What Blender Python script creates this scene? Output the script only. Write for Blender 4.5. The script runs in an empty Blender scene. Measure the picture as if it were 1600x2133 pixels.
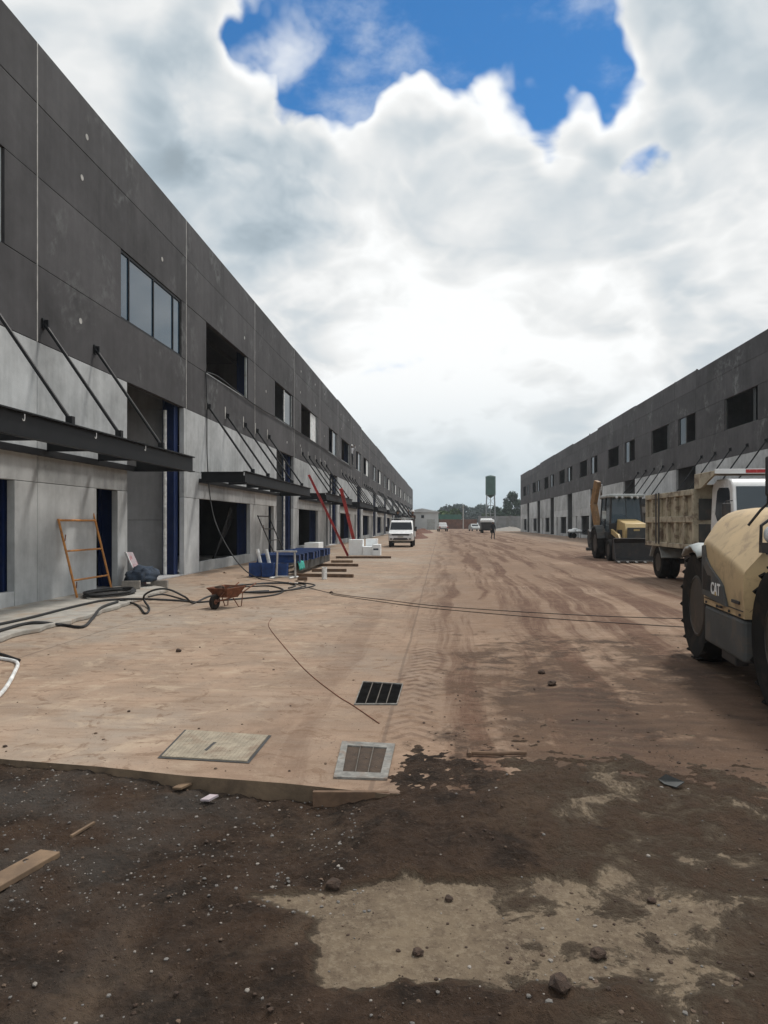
import bpy, bmesh, math, random
import numpy as np
from mathutils import Vector, Matrix, noise as mnoise

# ------------------------------------------------------------------ scene, camera, sky, sun, exposure
S = bpy.context.scene
COL = S.collection
PI = math.pi
R = math.radians
random.seed(7)

F, CX, HY, EYE, VPX = 1480.0, 800.0, 1090.0, 1.6, 918.0      # photograph: focal length (px), horizon row, eye height
PSI = math.atan((VPX - CX) / F)
cam = bpy.data.cameras.new('camera')
cam.sensor_fit = 'VERTICAL'
cam.sensor_height = 36.0
cam.lens = 36.0 * F / 2133.0
cam.shift_y = (HY - 1066.5) / 2133.0
cam.clip_start = 0.05
cam.clip_end = 6000
camo = bpy.data.objects.new('camera', cam)
COL.objects.link(camo)
camo.location = (0, 0, EYE)
camo.rotation_euler = (PI / 2, 0, PSI)
S.camera = camo

SUN_EL, SUN_AZ = R(60), R(38)           # azimuth measured from +Y (up the yard) towards +X
SUN_DIR = Vector((math.sin(SUN_AZ) * math.cos(SUN_EL), math.cos(SUN_AZ) * math.cos(SUN_EL), math.sin(SUN_EL)))
sun = bpy.data.lights.new('sun', 'SUN')
sun.energy = 2.3
sun.angle = R(8)
sun.color = (1.0, 0.95, 0.88)
suno = bpy.data.objects.new('sun', sun)
COL.objects.link(suno)
suno.rotation_euler = SUN_DIR.to_track_quat('Z', 'Y').to_euler()
suno.location = (0, 0, 40)

S.view_settings.view_transform = 'Standard'
S.view_settings.look = 'None'
S.view_settings.exposure = 0.0
S.view_settings.gamma = 1.0
S.view_settings.use_curve_mapping = False
S.cycles.max_bounces = 6
S.cycles.diffuse_bounces = 3
S.cycles.glossy_bounces = 3
S.cycles.caustics_reflective = False
S.cycles.caustics_refractive = False


def ray(px, py):
    u = (px - CX) / F
    v = (HY - py) / F
    return Vector((u * math.cos(PSI) - math.sin(PSI), math.cos(PSI) + u * math.sin(PSI), v))


def G(px, py, z=0.0):
    """pixel -> point on the level z"""
    r = ray(px, py)
    t = (z - EYE) / r.z
    return Vector((r.x * t, r.y * t, z))


def W(px, py, X):
    """pixel -> point on the wall plane x = X"""
    r = ray(px, py)
    t = X / r.x
    return Vector((X, r.y * t, EYE + r.z * t))


def D(px, py, Y):
    """pixel -> point at distance Y up the yard"""
    r = ray(px, py)
    t = Y / r.y
    return Vector((r.x * t, Y, EYE + r.z * t))


# ------------------------------------------------------------------ node helper
class NT:
    def __init__(s, tree):
        s.t = tree
        s.t.nodes.clear()

    def n(s, typ, props=None, **inp):
        nd = s.t.nodes.new(typ)
        for k, v in (props or {}).items():
            setattr(nd, k, v)
        for k, v in inp.items():
            key = int(k[1:]) if k[0] == 'i' and k[1:].isdigit() else k.replace('_', ' ')
            s.set(nd.inputs[key], v)
        return nd

    def set(s, sock, v):
        if isinstance(v, bpy.types.NodeSocket):
            s.t.links.new(v, sock)
        elif isinstance(v, bpy.types.Node):
            s.t.links.new(v.outputs[0], sock)
        else:
            sock.default_value = v

    def m(s, op, a, b=0.0, c=0.0, clamp=False):
        nd = s.n('ShaderNodeMath', {'operation': op, 'use_clamp': clamp}, i0=a, i1=b, i2=c)
        return nd.outputs[0]

    def vm(s, op, a, b=(0, 0, 0)):
        nd = s.n('ShaderNodeVectorMath', {'operation': op}, i0=a)
        if op == 'SCALE':
            s.set(nd.inputs['Scale'], b)
        else:
            s.set(nd.inputs[1], b)
        return nd.outputs['Value'] if op in ('DOT_PRODUCT', 'LENGTH', 'DISTANCE') else nd.outputs[0]

    def mix(s, fac, a, b, blend='MIX'):
        nd = s.t.nodes.new('ShaderNodeMix')
        nd.data_type = 'RGBA'
        nd.blend_type = blend
        s.set(nd.inputs[0], fac)
        s.set(nd.inputs[6], col4(a))
        s.set(nd.inputs[7], col4(b))
        return nd.outputs[2]

    def ss(s, x, lo, hi):
        nd = s.n('ShaderNodeMapRange', {'interpolation_type': 'SMOOTHSTEP'}, i0=x, i1=lo, i2=hi, i3=0.0, i4=1.0)
        return nd.outputs[0]

    def noise(s, vec, scale, detail=4.0, rough=0.55, dist=0.0):
        nd = s.n('ShaderNodeTexNoise', {'noise_dimensions': '3D'}, Vector=vec, Scale=scale, Detail=detail,
                 Roughness=rough, Distortion=dist)
        return nd.outputs['Fac']


def col4(c):
    if isinstance(c, (tuple, list)) and len(c) == 3:
        return (c[0], c[1], c[2], 1.0)
    return c


# ------------------------------------------------------------------ world: Nishita sky behind broken cumulus
world = bpy.data.worlds.new('World')
S.world = world
world.use_nodes = True
world.cycles.sampling_method = 'MANUAL'
world.cycles.sample_map_resolution = 512
w = NT(world.node_tree)
sky = w.n('ShaderNodeTexSky', {'sky_type': 'NISHITA', 'sun_disc': False, 'sun_elevation': SUN_EL,
                               'sun_rotation': SUN_AZ, 'altitude': 1500.0, 'air_density': 1.0,
                               'dust_density': 0.2, 'ozone_density': 3.0})
tc = w.n('ShaderNodeTexCoord')
d = w.vm('NORMALIZE', tc.outputs['Generated'])
sep = w.n('ShaderNodeSeparateXYZ', Vector=d)
dz = w.m('MAXIMUM', sep.outputs['Z'], 0.0)
# flatten the cloud field towards the horizon as a real cloud deck does
k_ = w.m('DIVIDE', 1.0, w.m('ADD', dz, 0.46))
p = w.vm('SCALE', d, k_)
warp = w.n('ShaderNodeTexNoise', Vector=p, Scale=3.0, Detail=2.0)
p = w.vm('ADD', p, w.vm('SCALE', w.vm('SUBTRACT', warp.outputs['Color'], (0.5, 0.5, 0.5)), 0.16))


def billow(vec, detail):
    """heaped lumps with narrow creases: one minus a folded fractal"""
    nd = w.n('ShaderNodeTexNoise', {'noise_dimensions': '3D', 'noise_type': 'RIDGED_MULTIFRACTAL', 'normalize': False}, Vector=vec, Scale=4.2,
             Detail=detail, Roughness=0.52, Lacunarity=2.15, Offset=1.0, Gain=1.6)
    return w.m('MULTIPLY', nd.outputs['Fac'], -0.30)


big = w.noise(p, 1.9, 6.0, 0.60)
bil = billow(p, 5.0)
den = w.m('ADD', w.m('MULTIPLY', w.m('SUBTRACT', big, 0.5), 1.5), w.m('ADD', bil, 0.42))
# breaks in the deck: (pixel, angular radius, depth) as directions fixed in the world; others lie outside the view
gaps = [((560, 130), 3.0, .50), ((640, 110), 4.0, .60), ((720, 60), 4.6, .60), ((860, 30), 4.4, .55), ((1060, 80), 4.6, .65), ((1190, 105), 3.4, .50),
        ((1270, 165), 2.2, .40), ((1130, 280), 2.0, .30), ((1340, 318), 1.9, .36), ((470, 100), 2.0, .34), ((760, -120), 7.0, .5), ((1050, -120), 6.0, .5)]
lumps = [((950, 165), 2.8, .50), ((835, 200), 2.4, .3), ((380, 130), 4.0, .2), ((1370, 60), 3.4, .2)]
acc = None
others = [(Vector((0.5, -0.6, 0.62)), 11.0, .5), (Vector((-0.75, -0.1, 0.66)), 8.0, .44), (Vector((-0.1, -0.85, 0.5)), 7.0, .44)]
for lst, sgn in ((gaps, -1), (lumps, 1)):
    for (q, rad, dep) in lst:
        others.append((ray(*q), rad, -sgn * dep * (1.6 if sgn < 0 else 1.0)))
wn = w.n('ShaderNodeTexNoise', Vector=d, Scale=7.0, Detail=3.0, Roughness=0.6)
dw = w.vm('ADD', d, w.vm('SCALE', w.vm('SUBTRACT', wn.outputs['Color'], (0.5, 0.5, 0.5)), 0.16))
for dv, rad, dep in others:
    dist = w.vm('DISTANCE', dw, tuple(dv.normalized()))
    g = w.m('MULTIPLY', w.m('SUBTRACT', 1.0, w.ss(dist, R(rad) * 0.2, R(rad) * 1.7)), -dep)
    acc = g if acc is None else w.m('ADD', acc, g)
cover = w.m('ADD', w.m('ADD', den, w.m('MAXIMUM', acc, -1.0)), 0.62)
mask = w.ss(cover, -0.10, 0.34)
# relief: compare density with density a little towards the sun
off = tuple(Vector((0.25, 0.15, 0.95)).normalized() * 0.05)
bil2 = billow(w.vm('ADD', p, off), 3.0)
big2 = w.noise(w.vm('ADD', p, off), 1.9, 3.0, 0.60)
relief = w.m('ADD', w.m('MULTIPLY', w.m('SUBTRACT', bil, bil2), 0.75), w.m('MULTIPLY', w.m('SUBTRACT', big, big2), 1.2))
deck = w.noise(w.vm('MULTIPLY', p, (1.0, 1.0, 1.3)), 1.7, 2.0, 0.55)
edge = w.m('SUBTRACT', 1.0, w.ss(cover, 0.1, 1.0))             # thin rims let more light through
lum = w.m('ADD', 0.84, relief)
lum = w.m('ADD', lum, w.m('MULTIPLY', bil, 0.10))
lum = w.m('ADD', lum, w.m('MULTIPLY', edge, 0.34))
lum = w.m('ADD', lum, w.m('MULTIPLY', w.m('SUBTRACT', deck, 0.5), -0.85))
lum = w.m('MINIMUM', w.m('MAXIMUM', lum, 0.42), 1.02)
tone = w.mix(w.ss(lum, 0.45, 0.92), (0.80, 0.96, 1.08), (0.985, 1.0, 1.0))
cloudcol = w.mix(1.0, tone, w.n('ShaderNodeCombineColor', Red=lum, Green=lum, Blue=lum).outputs[0], 'MULTIPLY')
hor = w.m('SUBTRACT', 1.0, w.ss(sep.outputs['Z'], -0.02, 0.24))
cloudcol = w.mix(w.m('MULTIPLY', hor, 0.85), cloudcol, (0.47, 0.59, 0.66))
mask = w.m('MAXIMUM', mask, w.ss(sep.outputs['Z'], 0.34, 0.12))
# torn veils drifting in the open blue
veil = w.ss(w.noise(w.vm('MULTIPLY', d, (1.0, 1.0, 1.8)), 5.0, 6.0, 0.62), 0.50, 0.80)
mask = w.m('MAXIMUM', mask, w.m('MULTIPLY', veil, 0.5))
bg_sky = w.n('ShaderNodeBackground', Color=w.mix(1.0, sky.outputs[0], (0.46, 1.0, 1.28), 'MULTIPLY'), Strength=0.1)
bg_cloud = w.n('ShaderNodeBackground', Color=cloudcol, Strength=1.0)
ms = w.n('ShaderNodeMixShader', i0=mask, i1=bg_sky.outputs[0], i2=bg_cloud.outputs[0])
w.n('ShaderNodeOutputWorld', Surface=ms.outputs[0])


# ------------------------------------------------------------------ materials
MATS = {}


def base_mat(name):
    m = bpy.data.materials.new(name)
    m.use_nodes = True
    t = NT(m.node_tree)
    bs = t.n('ShaderNodeBsdfPrincipled')
    t.n('ShaderNodeOutputMaterial', Surface=bs.outputs[0])
    MATS[name] = m
    return m, t, bs


def finish(t, bs, color, rough=0.7, metal=0.0, bump=None, bstr=0.3, bdist=0.02, spec=None):
    t.set(bs.inputs['Base Color'], col4(color))
    t.set(bs.inputs['Roughness'], rough)
    t.set(bs.inputs['Metallic'], metal)
    if spec is not None:
        t.set(bs.inputs['Specular IOR Level'], spec)
    if bump is not None:
        b = t.n('ShaderNodeBump', Strength=bstr, Distance=bdist, Height=bump)
        t.set(bs.inputs['Normal'], b.outputs[0])


def pos(t):
    return t.n('ShaderNodeNewGeometry').outputs['Position']


def objv(t):
    return t.n('ShaderNodeTexCoord').outputs['Object']


def simple(name, c, rough=0.6, metal=0.0, var=0.25, scale=6.0, dirt=None, dirt_amt=0.4, dscale=3.0, bump=0.15, local=True, spec=None):
    """painted or bare surface with tonal variation, blotchy dirt and slight relief"""
    m, t, bs = base_mat(name)
    v = objv(t) if local else pos(t)
    n1 = t.noise(v, scale, 5.0, 0.6)
    c0 = tuple(x * (1 - var) for x in c)
    c1 = tuple(min(1, x * (1 + var)) for x in c)
    col = t.mix(t.ss(n1, 0.3, 0.7), c0, c1)
    if dirt:
        n2 = t.noise(v, dscale, 7.0, 0.65, 0.4)
        col = t.mix(t.m('MULTIPLY', t.ss(n2, 0.48, 0.66), dirt_amt), col, dirt)
    n3 = t.noise(v, scale * 6, 4.0, 0.6)
    rr = t.m('ADD', rough - 0.1, t.m('MULTIPLY', n1, 0.2), clamp=True)
    finish(t, bs, col, rr, metal, n3, bump, 0.01, spec)
    return m


def facade_mat(name, c, pale, scuff, rough=0.85):
    """painted precast concrete: cloudy tone, vertical runs, pale scuffs, per-panel shift"""
    m, t, bs = base_mat(name)
    v = pos(t)
    oi = t.n('ShaderNodeObjectInfo').outputs['Random']
    n1 = t.noise(v, 0.55, 6.0, 0.62)
    n2 = t.noise(v, 5.0, 5.0, 0.6)
    mp = t.n('ShaderNodeMapping', Vector=v, Scale=(3.0, 3.0, 0.22))
    n3 = t.noise(mp.outputs[0], 1.1, 6.0, 0.65)
    n4 = t.noise(v, 0.35, 7.0, 0.7, 0.6)
    f_ = t.m('ADD', t.m('MULTIPLY', t.m('SUBTRACT', n1, 0.5), 1.5), t.m('MULTIPLY', t.m('SUBTRACT', n2, 0.5), 0.35))
    f_ = t.m('ADD', f_, t.m('MULTIPLY', t.m('SUBTRACT', n3, 0.5), 0.7))
    f_ = t.m('ADD', f_, t.m('MULTIPLY', t.m('SUBTRACT', oi, 0.5), 0.36))
    k = t.m('ADD', 1.0, f_)
    kc = t.n('ShaderNodeCombineColor', Red=k, Green=k, Blue=k).outputs[0]
    col = t.mix(1.0, c, kc, 'MULTIPLY')
    sc = t.m('MULTIPLY', t.ss(n4, 0.52, 0.68), t.ss(n2, 0.38, 0.62))
    col = t.mix(t.m('MULTIPLY', sc, scuff), col, pale)
    n5 = t.noise(v, 40.0, 4.0, 0.6)
    finish(t, bs, col, rough, 0.0, t.m('ADD', n5, t.m('MULTIPLY', n2, 2.0)), 0.25, 0.006, 0.3)
    return m


facade_mat('dark_wall', (0.064, 0.062, 0.065), (0.21, 0.22, 0.22), 0.6)
facade_mat('light_wall', (0.44, 0.455, 0.46), (0.52, 0.53, 0.52), 0.3)
facade_mat('inner_shade', (0.07, 0.07, 0.07), (0.12, 0.12, 0.12), 0.3)  # shaded copy of inner_wall; the shop gloom is put into the colour
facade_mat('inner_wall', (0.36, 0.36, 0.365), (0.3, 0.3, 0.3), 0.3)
simple('sealant', (0.42, 0.41, 0.39), 0.8, local=False)
simple('groove', (0.05, 0.05, 0.05), 0.9, local=False)
simple('steel_black', (0.009, 0.010, 0.012), 0.55, 0.0, 0.3, 3.0, (0.025, 0.022, 0.02), 0.3, local=False, spec=0.25)
simple('steel_blue', (0.008, 0.024, 0.10), 0.45, 0.0, 0.2, 3.0, (0.03, 0.04, 0.07), 0.4, local=False)
simple('purlin', (0.16, 0.155, 0.15), 0.6, local=False)
simple('roof_sheet', (0.10, 0.10, 0.105), 0.6, local=False)
simple('white_plastic', (0.72, 0.73, 0.72), 0.5, dirt=(0.45, 0.4, 0.34), dirt_amt=0.35)
simple('foam', (0.86, 0.89, 0.90), 0.8, var=0.04, dirt=(0.6, 0.56, 0.5), dirt_amt=0.15)
simple('white_paint', (0.72, 0.73, 0.73), 0.28, 0.0, 0.05, 2.0, (0.36, 0.30, 0.24), 0.25, 2.0, 0.05)
simple('bed_paint', (0.40, 0.355, 0.26), 0.6, 0.0, 0.2, 3.0, (0.10, 0.06, 0.04), 0.85, 3.5, 0.15)
simple('machine_yellow', (0.48, 0.35, 0.15), 0.5, 0.0, 0.12, 3.0, (0.28, 0.20, 0.12), 0.6, 3.0, 0.1)
simple('machine_cream', (0.50, 0.365, 0.20), 0.5, 0.0, 0.10, 1.5, (0.20, 0.135, 0.085), 0.55, 5.0, 0.08)
simple('machine_orange', (0.26, 0.15, 0.065), 0.55, 0.0, 0.2, 4.0, (0.1, 0.06, 0.04), 0.5)
simple('machine_grey', (0.055, 0.058, 0.058), 0.7, 0.0, 0.2, 3.0, (0.12, 0.09, 0.065), 0.5)
simple('tyre', (0.012, 0.0115, 0.011), 0.9, 0.0, 0.3, 6.0, (0.045, 0.032, 0.024), 0.5, 4.0, 0.3, spec=0.2)
simple('rim', (0.028, 0.023, 0.018), 0.6, 0.0, 0.2, 5.0, (0.09, 0.065, 0.045), 0.6)
simple('rim_white', (0.45, 0.45, 0.44), 0.5, 0.0, 0.1, 5.0, (0.15, 0.11, 0.08), 0.5)
simple('dark_part', (0.02, 0.02, 0.021), 0.6, 0.0, 0.3, 5.0, (0.07, 0.05, 0.04), 0.5)
simple('pale_grey', (0.38, 0.41, 0.41), 0.6, 0.0, 0.15, 4.0, (0.2, 0.16, 0.12), 0.5)
simple('red_paint', (0.52, 0.06, 0.065), 0.55, 0.0, 0.2, 4.0, (0.16, 0.06, 0.045), 0.5)
simple('orange_paint', (0.50, 0.21, 0.045), 0.55, 0.0, 0.2, 6.0, (0.2, 0.09, 0.05), 0.6, 7.0)
simple('rust', (0.17, 0.065, 0.035), 0.9, 0.0, 0.35, 8.0, (0.07, 0.035, 0.025), 0.6)
simple('wood', (0.18, 0.12, 0.073), 0.85, 0.0, 0.25, 9.0, (0.1, 0.065, 0.045), 0.5)
simple('wood_dark', (0.13, 0.08, 0.05), 0.9, 0.0, 0.3, 9.0, (0.06, 0.04, 0.03), 0.5)
simple('block_concrete', (0.26, 0.24, 0.215), 0.95, 0.0, 0.2, 9.0, bump=0.5)
simple('rubber_hose', (0.012, 0.012, 0.013), 0.6, bump=0.1)
simple('cable_brown', (0.045, 0.032, 0.025), 0.7, bump=0.1)
simple('cloth_navy', (0.035, 0.05, 0.075), 0.95, 0.0, 0.4, 8.0)
simple('skin', (0.22, 0.12, 0.075), 0.6, bump=0.0)
simple('cloth_white', (0.66, 0.67, 0.70), 0.9)
simple('cloth_dark', (0.022, 0.024, 0.03), 0.9)
simple('cloth_brown', (0.05, 0.035, 0.03), 0.9)
simple('hair', (0.012, 0.01, 0.009), 0.8)
simple('helmet_white', (0.75, 0.75, 0.74), 0.35, var=0.05)
simple('lamp_glass', (0.55, 0.57, 0.58), 0.12, var=0.05, bump=0.0)
simple('tail_red', (0.35, 0.02, 0.02), 0.25, var=0.1, bump=0.0)
simple('chrome', (0.55, 0.55, 0.56), 0.2, 1.0, 0.05, bump=0.0)
simple('tank_green', (0.025, 0.075, 0.060), 0.55, 0.0, 0.2, 1.0, (0.05, 0.07, 0.06), 0.4, 0.8)
simple('galvanised', (0.22, 0.24, 0.25), 0.5, 0.3, 0.2, 2.0)
simple('bark', (0.07, 0.05, 0.035), 0.95, 0.0, 0.3, 5.0)
simple('brick_wall', (0.15, 0.075, 0.05), 0.95, 0.0, 0.3, 1.2, (0.09, 0.06, 0.05), 0.5, 0.7, local=False)
simple('fence_grey', (0.19, 0.20, 0.205), 0.8, 0.0, 0.2, 0.9, (0.12, 0.1, 0.085), 0.4, 0.5, local=False)
simple('shed_wall', (0.50, 0.53, 0.54), 0.6, 0.0, 0.08, 0.5, local=False)
simple('green_sheet', (0.035, 0.12, 0.085), 0.6, 0.0, 0.2, 0.6, local=False)
simple('red_soil', (0.13, 0.06, 0.04), 0.95, 0.0, 0.35, 3.0, bump=0.8, local=False)
simple('logo_white', (0.75, 0.75, 0.74), 0.6, var=0.05)
simple('teal_cloth', (0.04, 0.33, 0.28), 0.9)
simple('poster', (0.42, 0.36, 0.38), 0.7, 0.0, 0.15, 6.0, (0.30, 0.06, 0.07), 0.8, 6.0)
simple('grate_frame', (0.20, 0.195, 0.18), 0.85, 0.0, 0.35, 14.0, (0.17, 0.12, 0.09), 0.8, 7.0)
simple('grate_bar', (0.10, 0.085, 0.07), 0.7, 0.2, 0.3, 20.0)
simple('drain_shade', (0.010, 0.010, 0.010), 1.0, spec=0.0)  # near-black flat sheet; shade of the open drain put into its colour
simple('drain_mud', (0.055, 0.036, 0.024), 0.9, 0.0, 0.3, 14.0, bump=0.6)
simple('cover_concrete', (0.29, 0.25, 0.19), 0.92, 0.0, 0.2, 12.0, (0.19, 0.135, 0.095), 0.7, 5.0, 0.3)
simple('apron', (0.36, 0.34, 0.305), 0.95, 0.0, 0.2, 3.0, (0.33, 0.24, 0.17), 0.7, 1.6, 0.4, local=False)
simple('slab_edge', (0.14, 0.10, 0.065), 0.95, 0.0, 0.35, 4.0, (0.05, 0.035, 0.025), 0.6, 2.0, 0.5, local=False)
simple('clod', (0.06, 0.038, 0.027), 0.95, 0.0, 0.35, 30.0, bump=0.8, local=False)

m, t, bs = base_mat('glass_sky')      # window glass that mirrors the sky
finish(t, bs, (0.018, 0.055, 0.095), 0.04, 0.0, t.noise(pos(t), 0.8, 2.0), 0.03, 0.02, 0.9)
t.set(bs.inputs['IOR'], 1.5)
m, t, bs = base_mat('glass_dark')
finish(t, bs, (0.008, 0.012, 0.018), 0.08, spec=0.28)
m, t, bs = base_mat('glass_cab')
finish(t, bs, (0.03, 0.055, 0.075), 0.07, 0.0, t.noise(objv(t), 2.0, 3.0), 0.05, 0.02, 0.7)
t.set(bs.inputs['Alpha'], 0.72)


def ground_mats():
    # --- concrete yard with dried mud dragged over it by the machines
    m, t, bs = base_mat('yard_concrete')
    v = pos(t)
    sx = t.n('ShaderNodeSeparateXYZ', Vector=v)
    X, Y = sx.outputs['X'], sx.outputs['Y']
    big = t.noise(v, 0.22, 5.0, 0.6)
    mid = t.noise(v, 1.1, 6.0, 0.62, 0.3)
    fin = t.noise(v, 9.0, 6.0, 0.65)
    grain = t.noise(v, 60.0, 4.0, 0.6)
    col = t.mix(t.ss(mid, 0.35, 0.65), (0.350, 0.250, 0.180), (0.262, 0.197, 0.148))
    col = t.mix(t.m('MULTIPLY', t.ss(big, 0.45, 0.62), 0.65), col, (0.33, 0.295, 0.25))
    # dusty and scuffed patches, footprints and drips
    du = t.noise(v, 2.6, 7.0, 0.68, 0.6)
    col = t.mix(t.m('MULTIPLY', t.ss(du, 0.50, 0.66), 0.7), col, (0.42, 0.33, 0.245))
    sc = t.noise(v, 3.7, 6.0, 0.7, 1.2)
    col = t.mix(t.m('MULTIPLY', t.ss(sc, 0.54, 0.64), 0.75), col, (0.185, 0.122, 0.083))
    # cross grain left by the broom and by dragged soil
    mp = t.n('ShaderNodeMapping', Vector=v, Scale=(1.0, 5.0, 1.0))
    brm = t.noise(mp.outputs[0], 1.6, 7.0, 0.68)
    col = t.mix(t.m('MULTIPLY', t.ss(brm, 0.46, 0.68), 0.6), col, (0.225, 0.155, 0.106))
    # wheel tracks: soil carried along the yard; they swing towards the machines on the right
    yy = t.m('MULTIPLY', t.m('SUBTRACT', Y, 14.0), 0.06)
    swing = t.m('MULTIPLY', t.m('SUBTRACT', 1.0, t.m('TANH', yy)), 0.55)
    xs = t.m('ADD', X, swing)
    xw = t.m('ADD', xs, t.m('MULTIPLY', t.m('SUBTRACT', t.noise(v, 0.13, 3.0), 0.5), 1.3))
    cv = t.n('ShaderNodeCombineXYZ', X=t.m('MULTIPLY', xw, 1.5), Y=t.m('MULTIPLY', Y, 0.05), Z=0.0)
    trk = t.noise(cv.outputs[0], 1.0, 8.0, 0.66)
    zone = t.m('MULTIPLY', t.ss(xs, -1.6, 1.6), t.m('SUBTRACT', 1.0, t.m('MULTIPLY', t.ss(xs, 7.0, 11.0), 0.6)))
    mud = t.m('MULTIPLY', t.ss(trk, 0.47, 0.57), zone)
    brk = t.ss(t.m('ADD', fin, t.m('MULTIPLY', mid, 0.8)), 0.62, 1.05)
    mudm = t.m('MULTIPLY', mud, t.m('ADD', 0.45, t.m('MULTIPLY', brk, 0.55)))
        # thin general film of red soil in the middle
    film = t.m('MULTIPLY', zone, t.ss(t.m('ADD', big, t.m('MULTIPLY', du, 0.5)), 0.48, 0.85))
    col = t.mix(t.m('MULTIPLY', film, 0.80), col, (0.168, 0.100, 0.062))
    col = t.mix(t.m('MULTIPLY', mudm, 0.95), col, (0.094, 0.047, 0.029))
    # heavier wet soil towards the near right
    near = t.m('MULTIPLY', t.m('SUBTRACT', 1.0, t.ss(Y, 5.0, 13.0)), t.ss(X, -0.7, 1.4))
    br1 = t.noise(v, 3.2, 9.0, 0.72, 0.35)
    br2 = t.noise(v, 0.9, 3.0)
    cvr = t.m('ADD', t.m('ADD', t.m('MULTIPLY', t.m('SUBTRACT', br1, 0.5), 1.6), t.m('MULTIPLY', t.m('SUBTRACT', br2, 0.5), 1.0)), t.m('MULTIPLY', t.m('POWER', near, 0.5), 0.70))
    wet = t.m('MULTIPLY', t.ss(cvr, 0.36, 0.66), t.ss(near, 0.0, 0.1))
    col = t.mix(t.m('MULTIPLY', wet, 0.9), col, t.mix(t.ss(mid, 0.35, 0.65), (0.040, 0.025, 0.017), (0.098, 0.058, 0.036)))
    # small dark crumbs
    spk = t.noise(v, 26.0, 3.0, 0.6)
    col = t.mix(t.m('MULTIPLY', t.ss(spk, 0.64, 0.70), 0.75), col, (0.10, 0.065, 0.047))
    spk2 = t.noise(v, 75.0, 2.0, 0.6)
    col = t.mix(t.m('MULTIPLY', t.ss(spk2, 0.60, 0.72), 0.35), col, (0.15, 0.11, 0.085))
    col = t.mix(t.m('MULTIPLY', t.ss(spk2, 0.40, 0.28), 0.25), col, (0.50, 0.42, 0.34))
    # saw-cut joints
    xwob = t.m('ADD', X, t.m('MULTIPLY', big, 0.10))
    for xj in (-0.42, 4.2, -5.0):
        ln = t.m('SUBTRACT', 1.0, t.ss(t.m('ABSOLUTE', t.m('SUBTRACT', xwob, xj + 0.05)), 0.008, 0.022))
        col = t.mix(t.m('MULTIPLY', ln, 0.5), col, (0.12, 0.085, 0.065))
    # tread prints
    prints = None
    for x0 in (0.55, 2.0):
        cx_ = t.m('SUBTRACT', xw, x0)
        band = t.m('SUBTRACT', 1.0, t.ss(t.m('ABSOLUTE', cx_), 0.16, 0.27))
        ph = t.m('SINE', t.m('MULTIPLY', t.m('ADD', Y, t.m('MULTIPLY', t.m('ABSOLUTE', cx_), 0.9)), 34.0))
        pr = t.m('MULTIPLY', band, t.ss(ph, -0.2, 0.5))
        prints = pr if prints is None else t.m('MAXIMUM', prints, pr)
    prints = t.m('MULTIPLY', prints, t.m('MULTIPLY', t.ss(big, 0.40, 0.56), t.ss(fin, 0.36, 0.56)))
    col = t.mix(t.m('MULTIPLY', prints, 0.62), col, (0.075, 0.042, 0.03))
    wv = t.n('ShaderNodeTexWave', {'wave_type': 'BANDS', 'bands_direction': 'Y'}, Vector=v, Scale=1.5, Distortion=9.0, Detail=4.0)
    tread = t.m('MULTIPLY', t.m('MULTIPLY', wv.outputs['Fac'], t.m('MAXIMUM', near, t.m('MULTIPLY', mud, 0.5))), 1.0)
    col = t.mix(t.m('MULTIPLY', t.ss(tread, 0.35, 0.9), 0.35), col, (0.12, 0.075, 0.05))
    hgt = t.m('ADD', t.m('MULTIPLY', grain, 0.25), t.m('ADD', t.m('MULTIPLY', fin, 1.0), t.m('MULTIPLY', wet, 1.0)))
    finish(t, bs, col, 0.92, 0.0, hgt, 0.6, 0.018, 0.25)

    # --- foreground soil
    m, t, bs = base_mat('soil')
    v = pos(t)
    sx = t.n('ShaderNodeSeparateXYZ', Vector=v)
    X, Y = sx.outputs['X'], sx.outputs['Y']
    big = t.noise(v, 0.9, 5.0, 0.6, 0.4)
    mid = t.noise(v, 4.0, 6.0, 0.65)
    fin = t.noise(v, 22.0, 6.0, 0.7)
    col = t.mix(t.ss(mid, 0.34, 0.66), (0.021, 0.0132, 0.0085), (0.064, 0.039, 0.025))
    col = t.mix(t.m('MULTIPLY', t.ss(big, 0.46, 0.64), 0.65), col, (0.076, 0.045, 0.028))
    grey = t.m('MULTIPLY', t.m('SUBTRACT', 1.0, t.ss(X, -1.9, -0.5)), t.ss(t.noise(v, 1.6, 4.0), 0.40, 0.62))
    col = t.mix(t.m('MULTIPLY', grey, 0.6), col, (0.095, 0.085, 0.075))
    sand = t.ss(t.noise(v, 1.4, 6.0, 0.66, 0.5), 0.52, 0.70)
    col = t.mix(t.m('MULTIPLY', sand, 0.6), col, (0.17, 0.12, 0.082))
    crum = t.noise(v, 34.0, 5.0, 0.75)
    col = t.mix(t.m('MULTIPLY', t.ss(crum, 0.52, 0.70), 0.6), col, (0.115, 0.082, 0.062))
    col = t.mix(t.m('MULTIPLY', t.ss(crum, 0.46, 0.30), 0.6), col, (0.014, 0.010, 0.008))  # darkens hollows between crumbs; relief shade put into the soil colour
    grit = t.n('ShaderNodeTexVoronoi', {'feature': 'F1'}, Vector=v, Scale=55.0, Randomness=1.0)
    gs = t.m('MULTIPLY', t.m('SUBTRACT', 1.0, t.ss(grit.outputs['Distance'], 0.10, 0.22)), t.ss(mid, 0.48, 0.60))
    col = t.mix(t.m('MULTIPLY', gs, 0.6), col, (0.20, 0.17, 0.145))
    # bare concrete where the film of soil is thin
    amt = t.n('ShaderNodeAttribute', {'attribute_name': 'mud'}).outputs['Fac']
    br1 = t.noise(v, 3.2, 9.0, 0.72, 0.35)
    br2 = t.noise(v, 0.9, 3.0)
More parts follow.
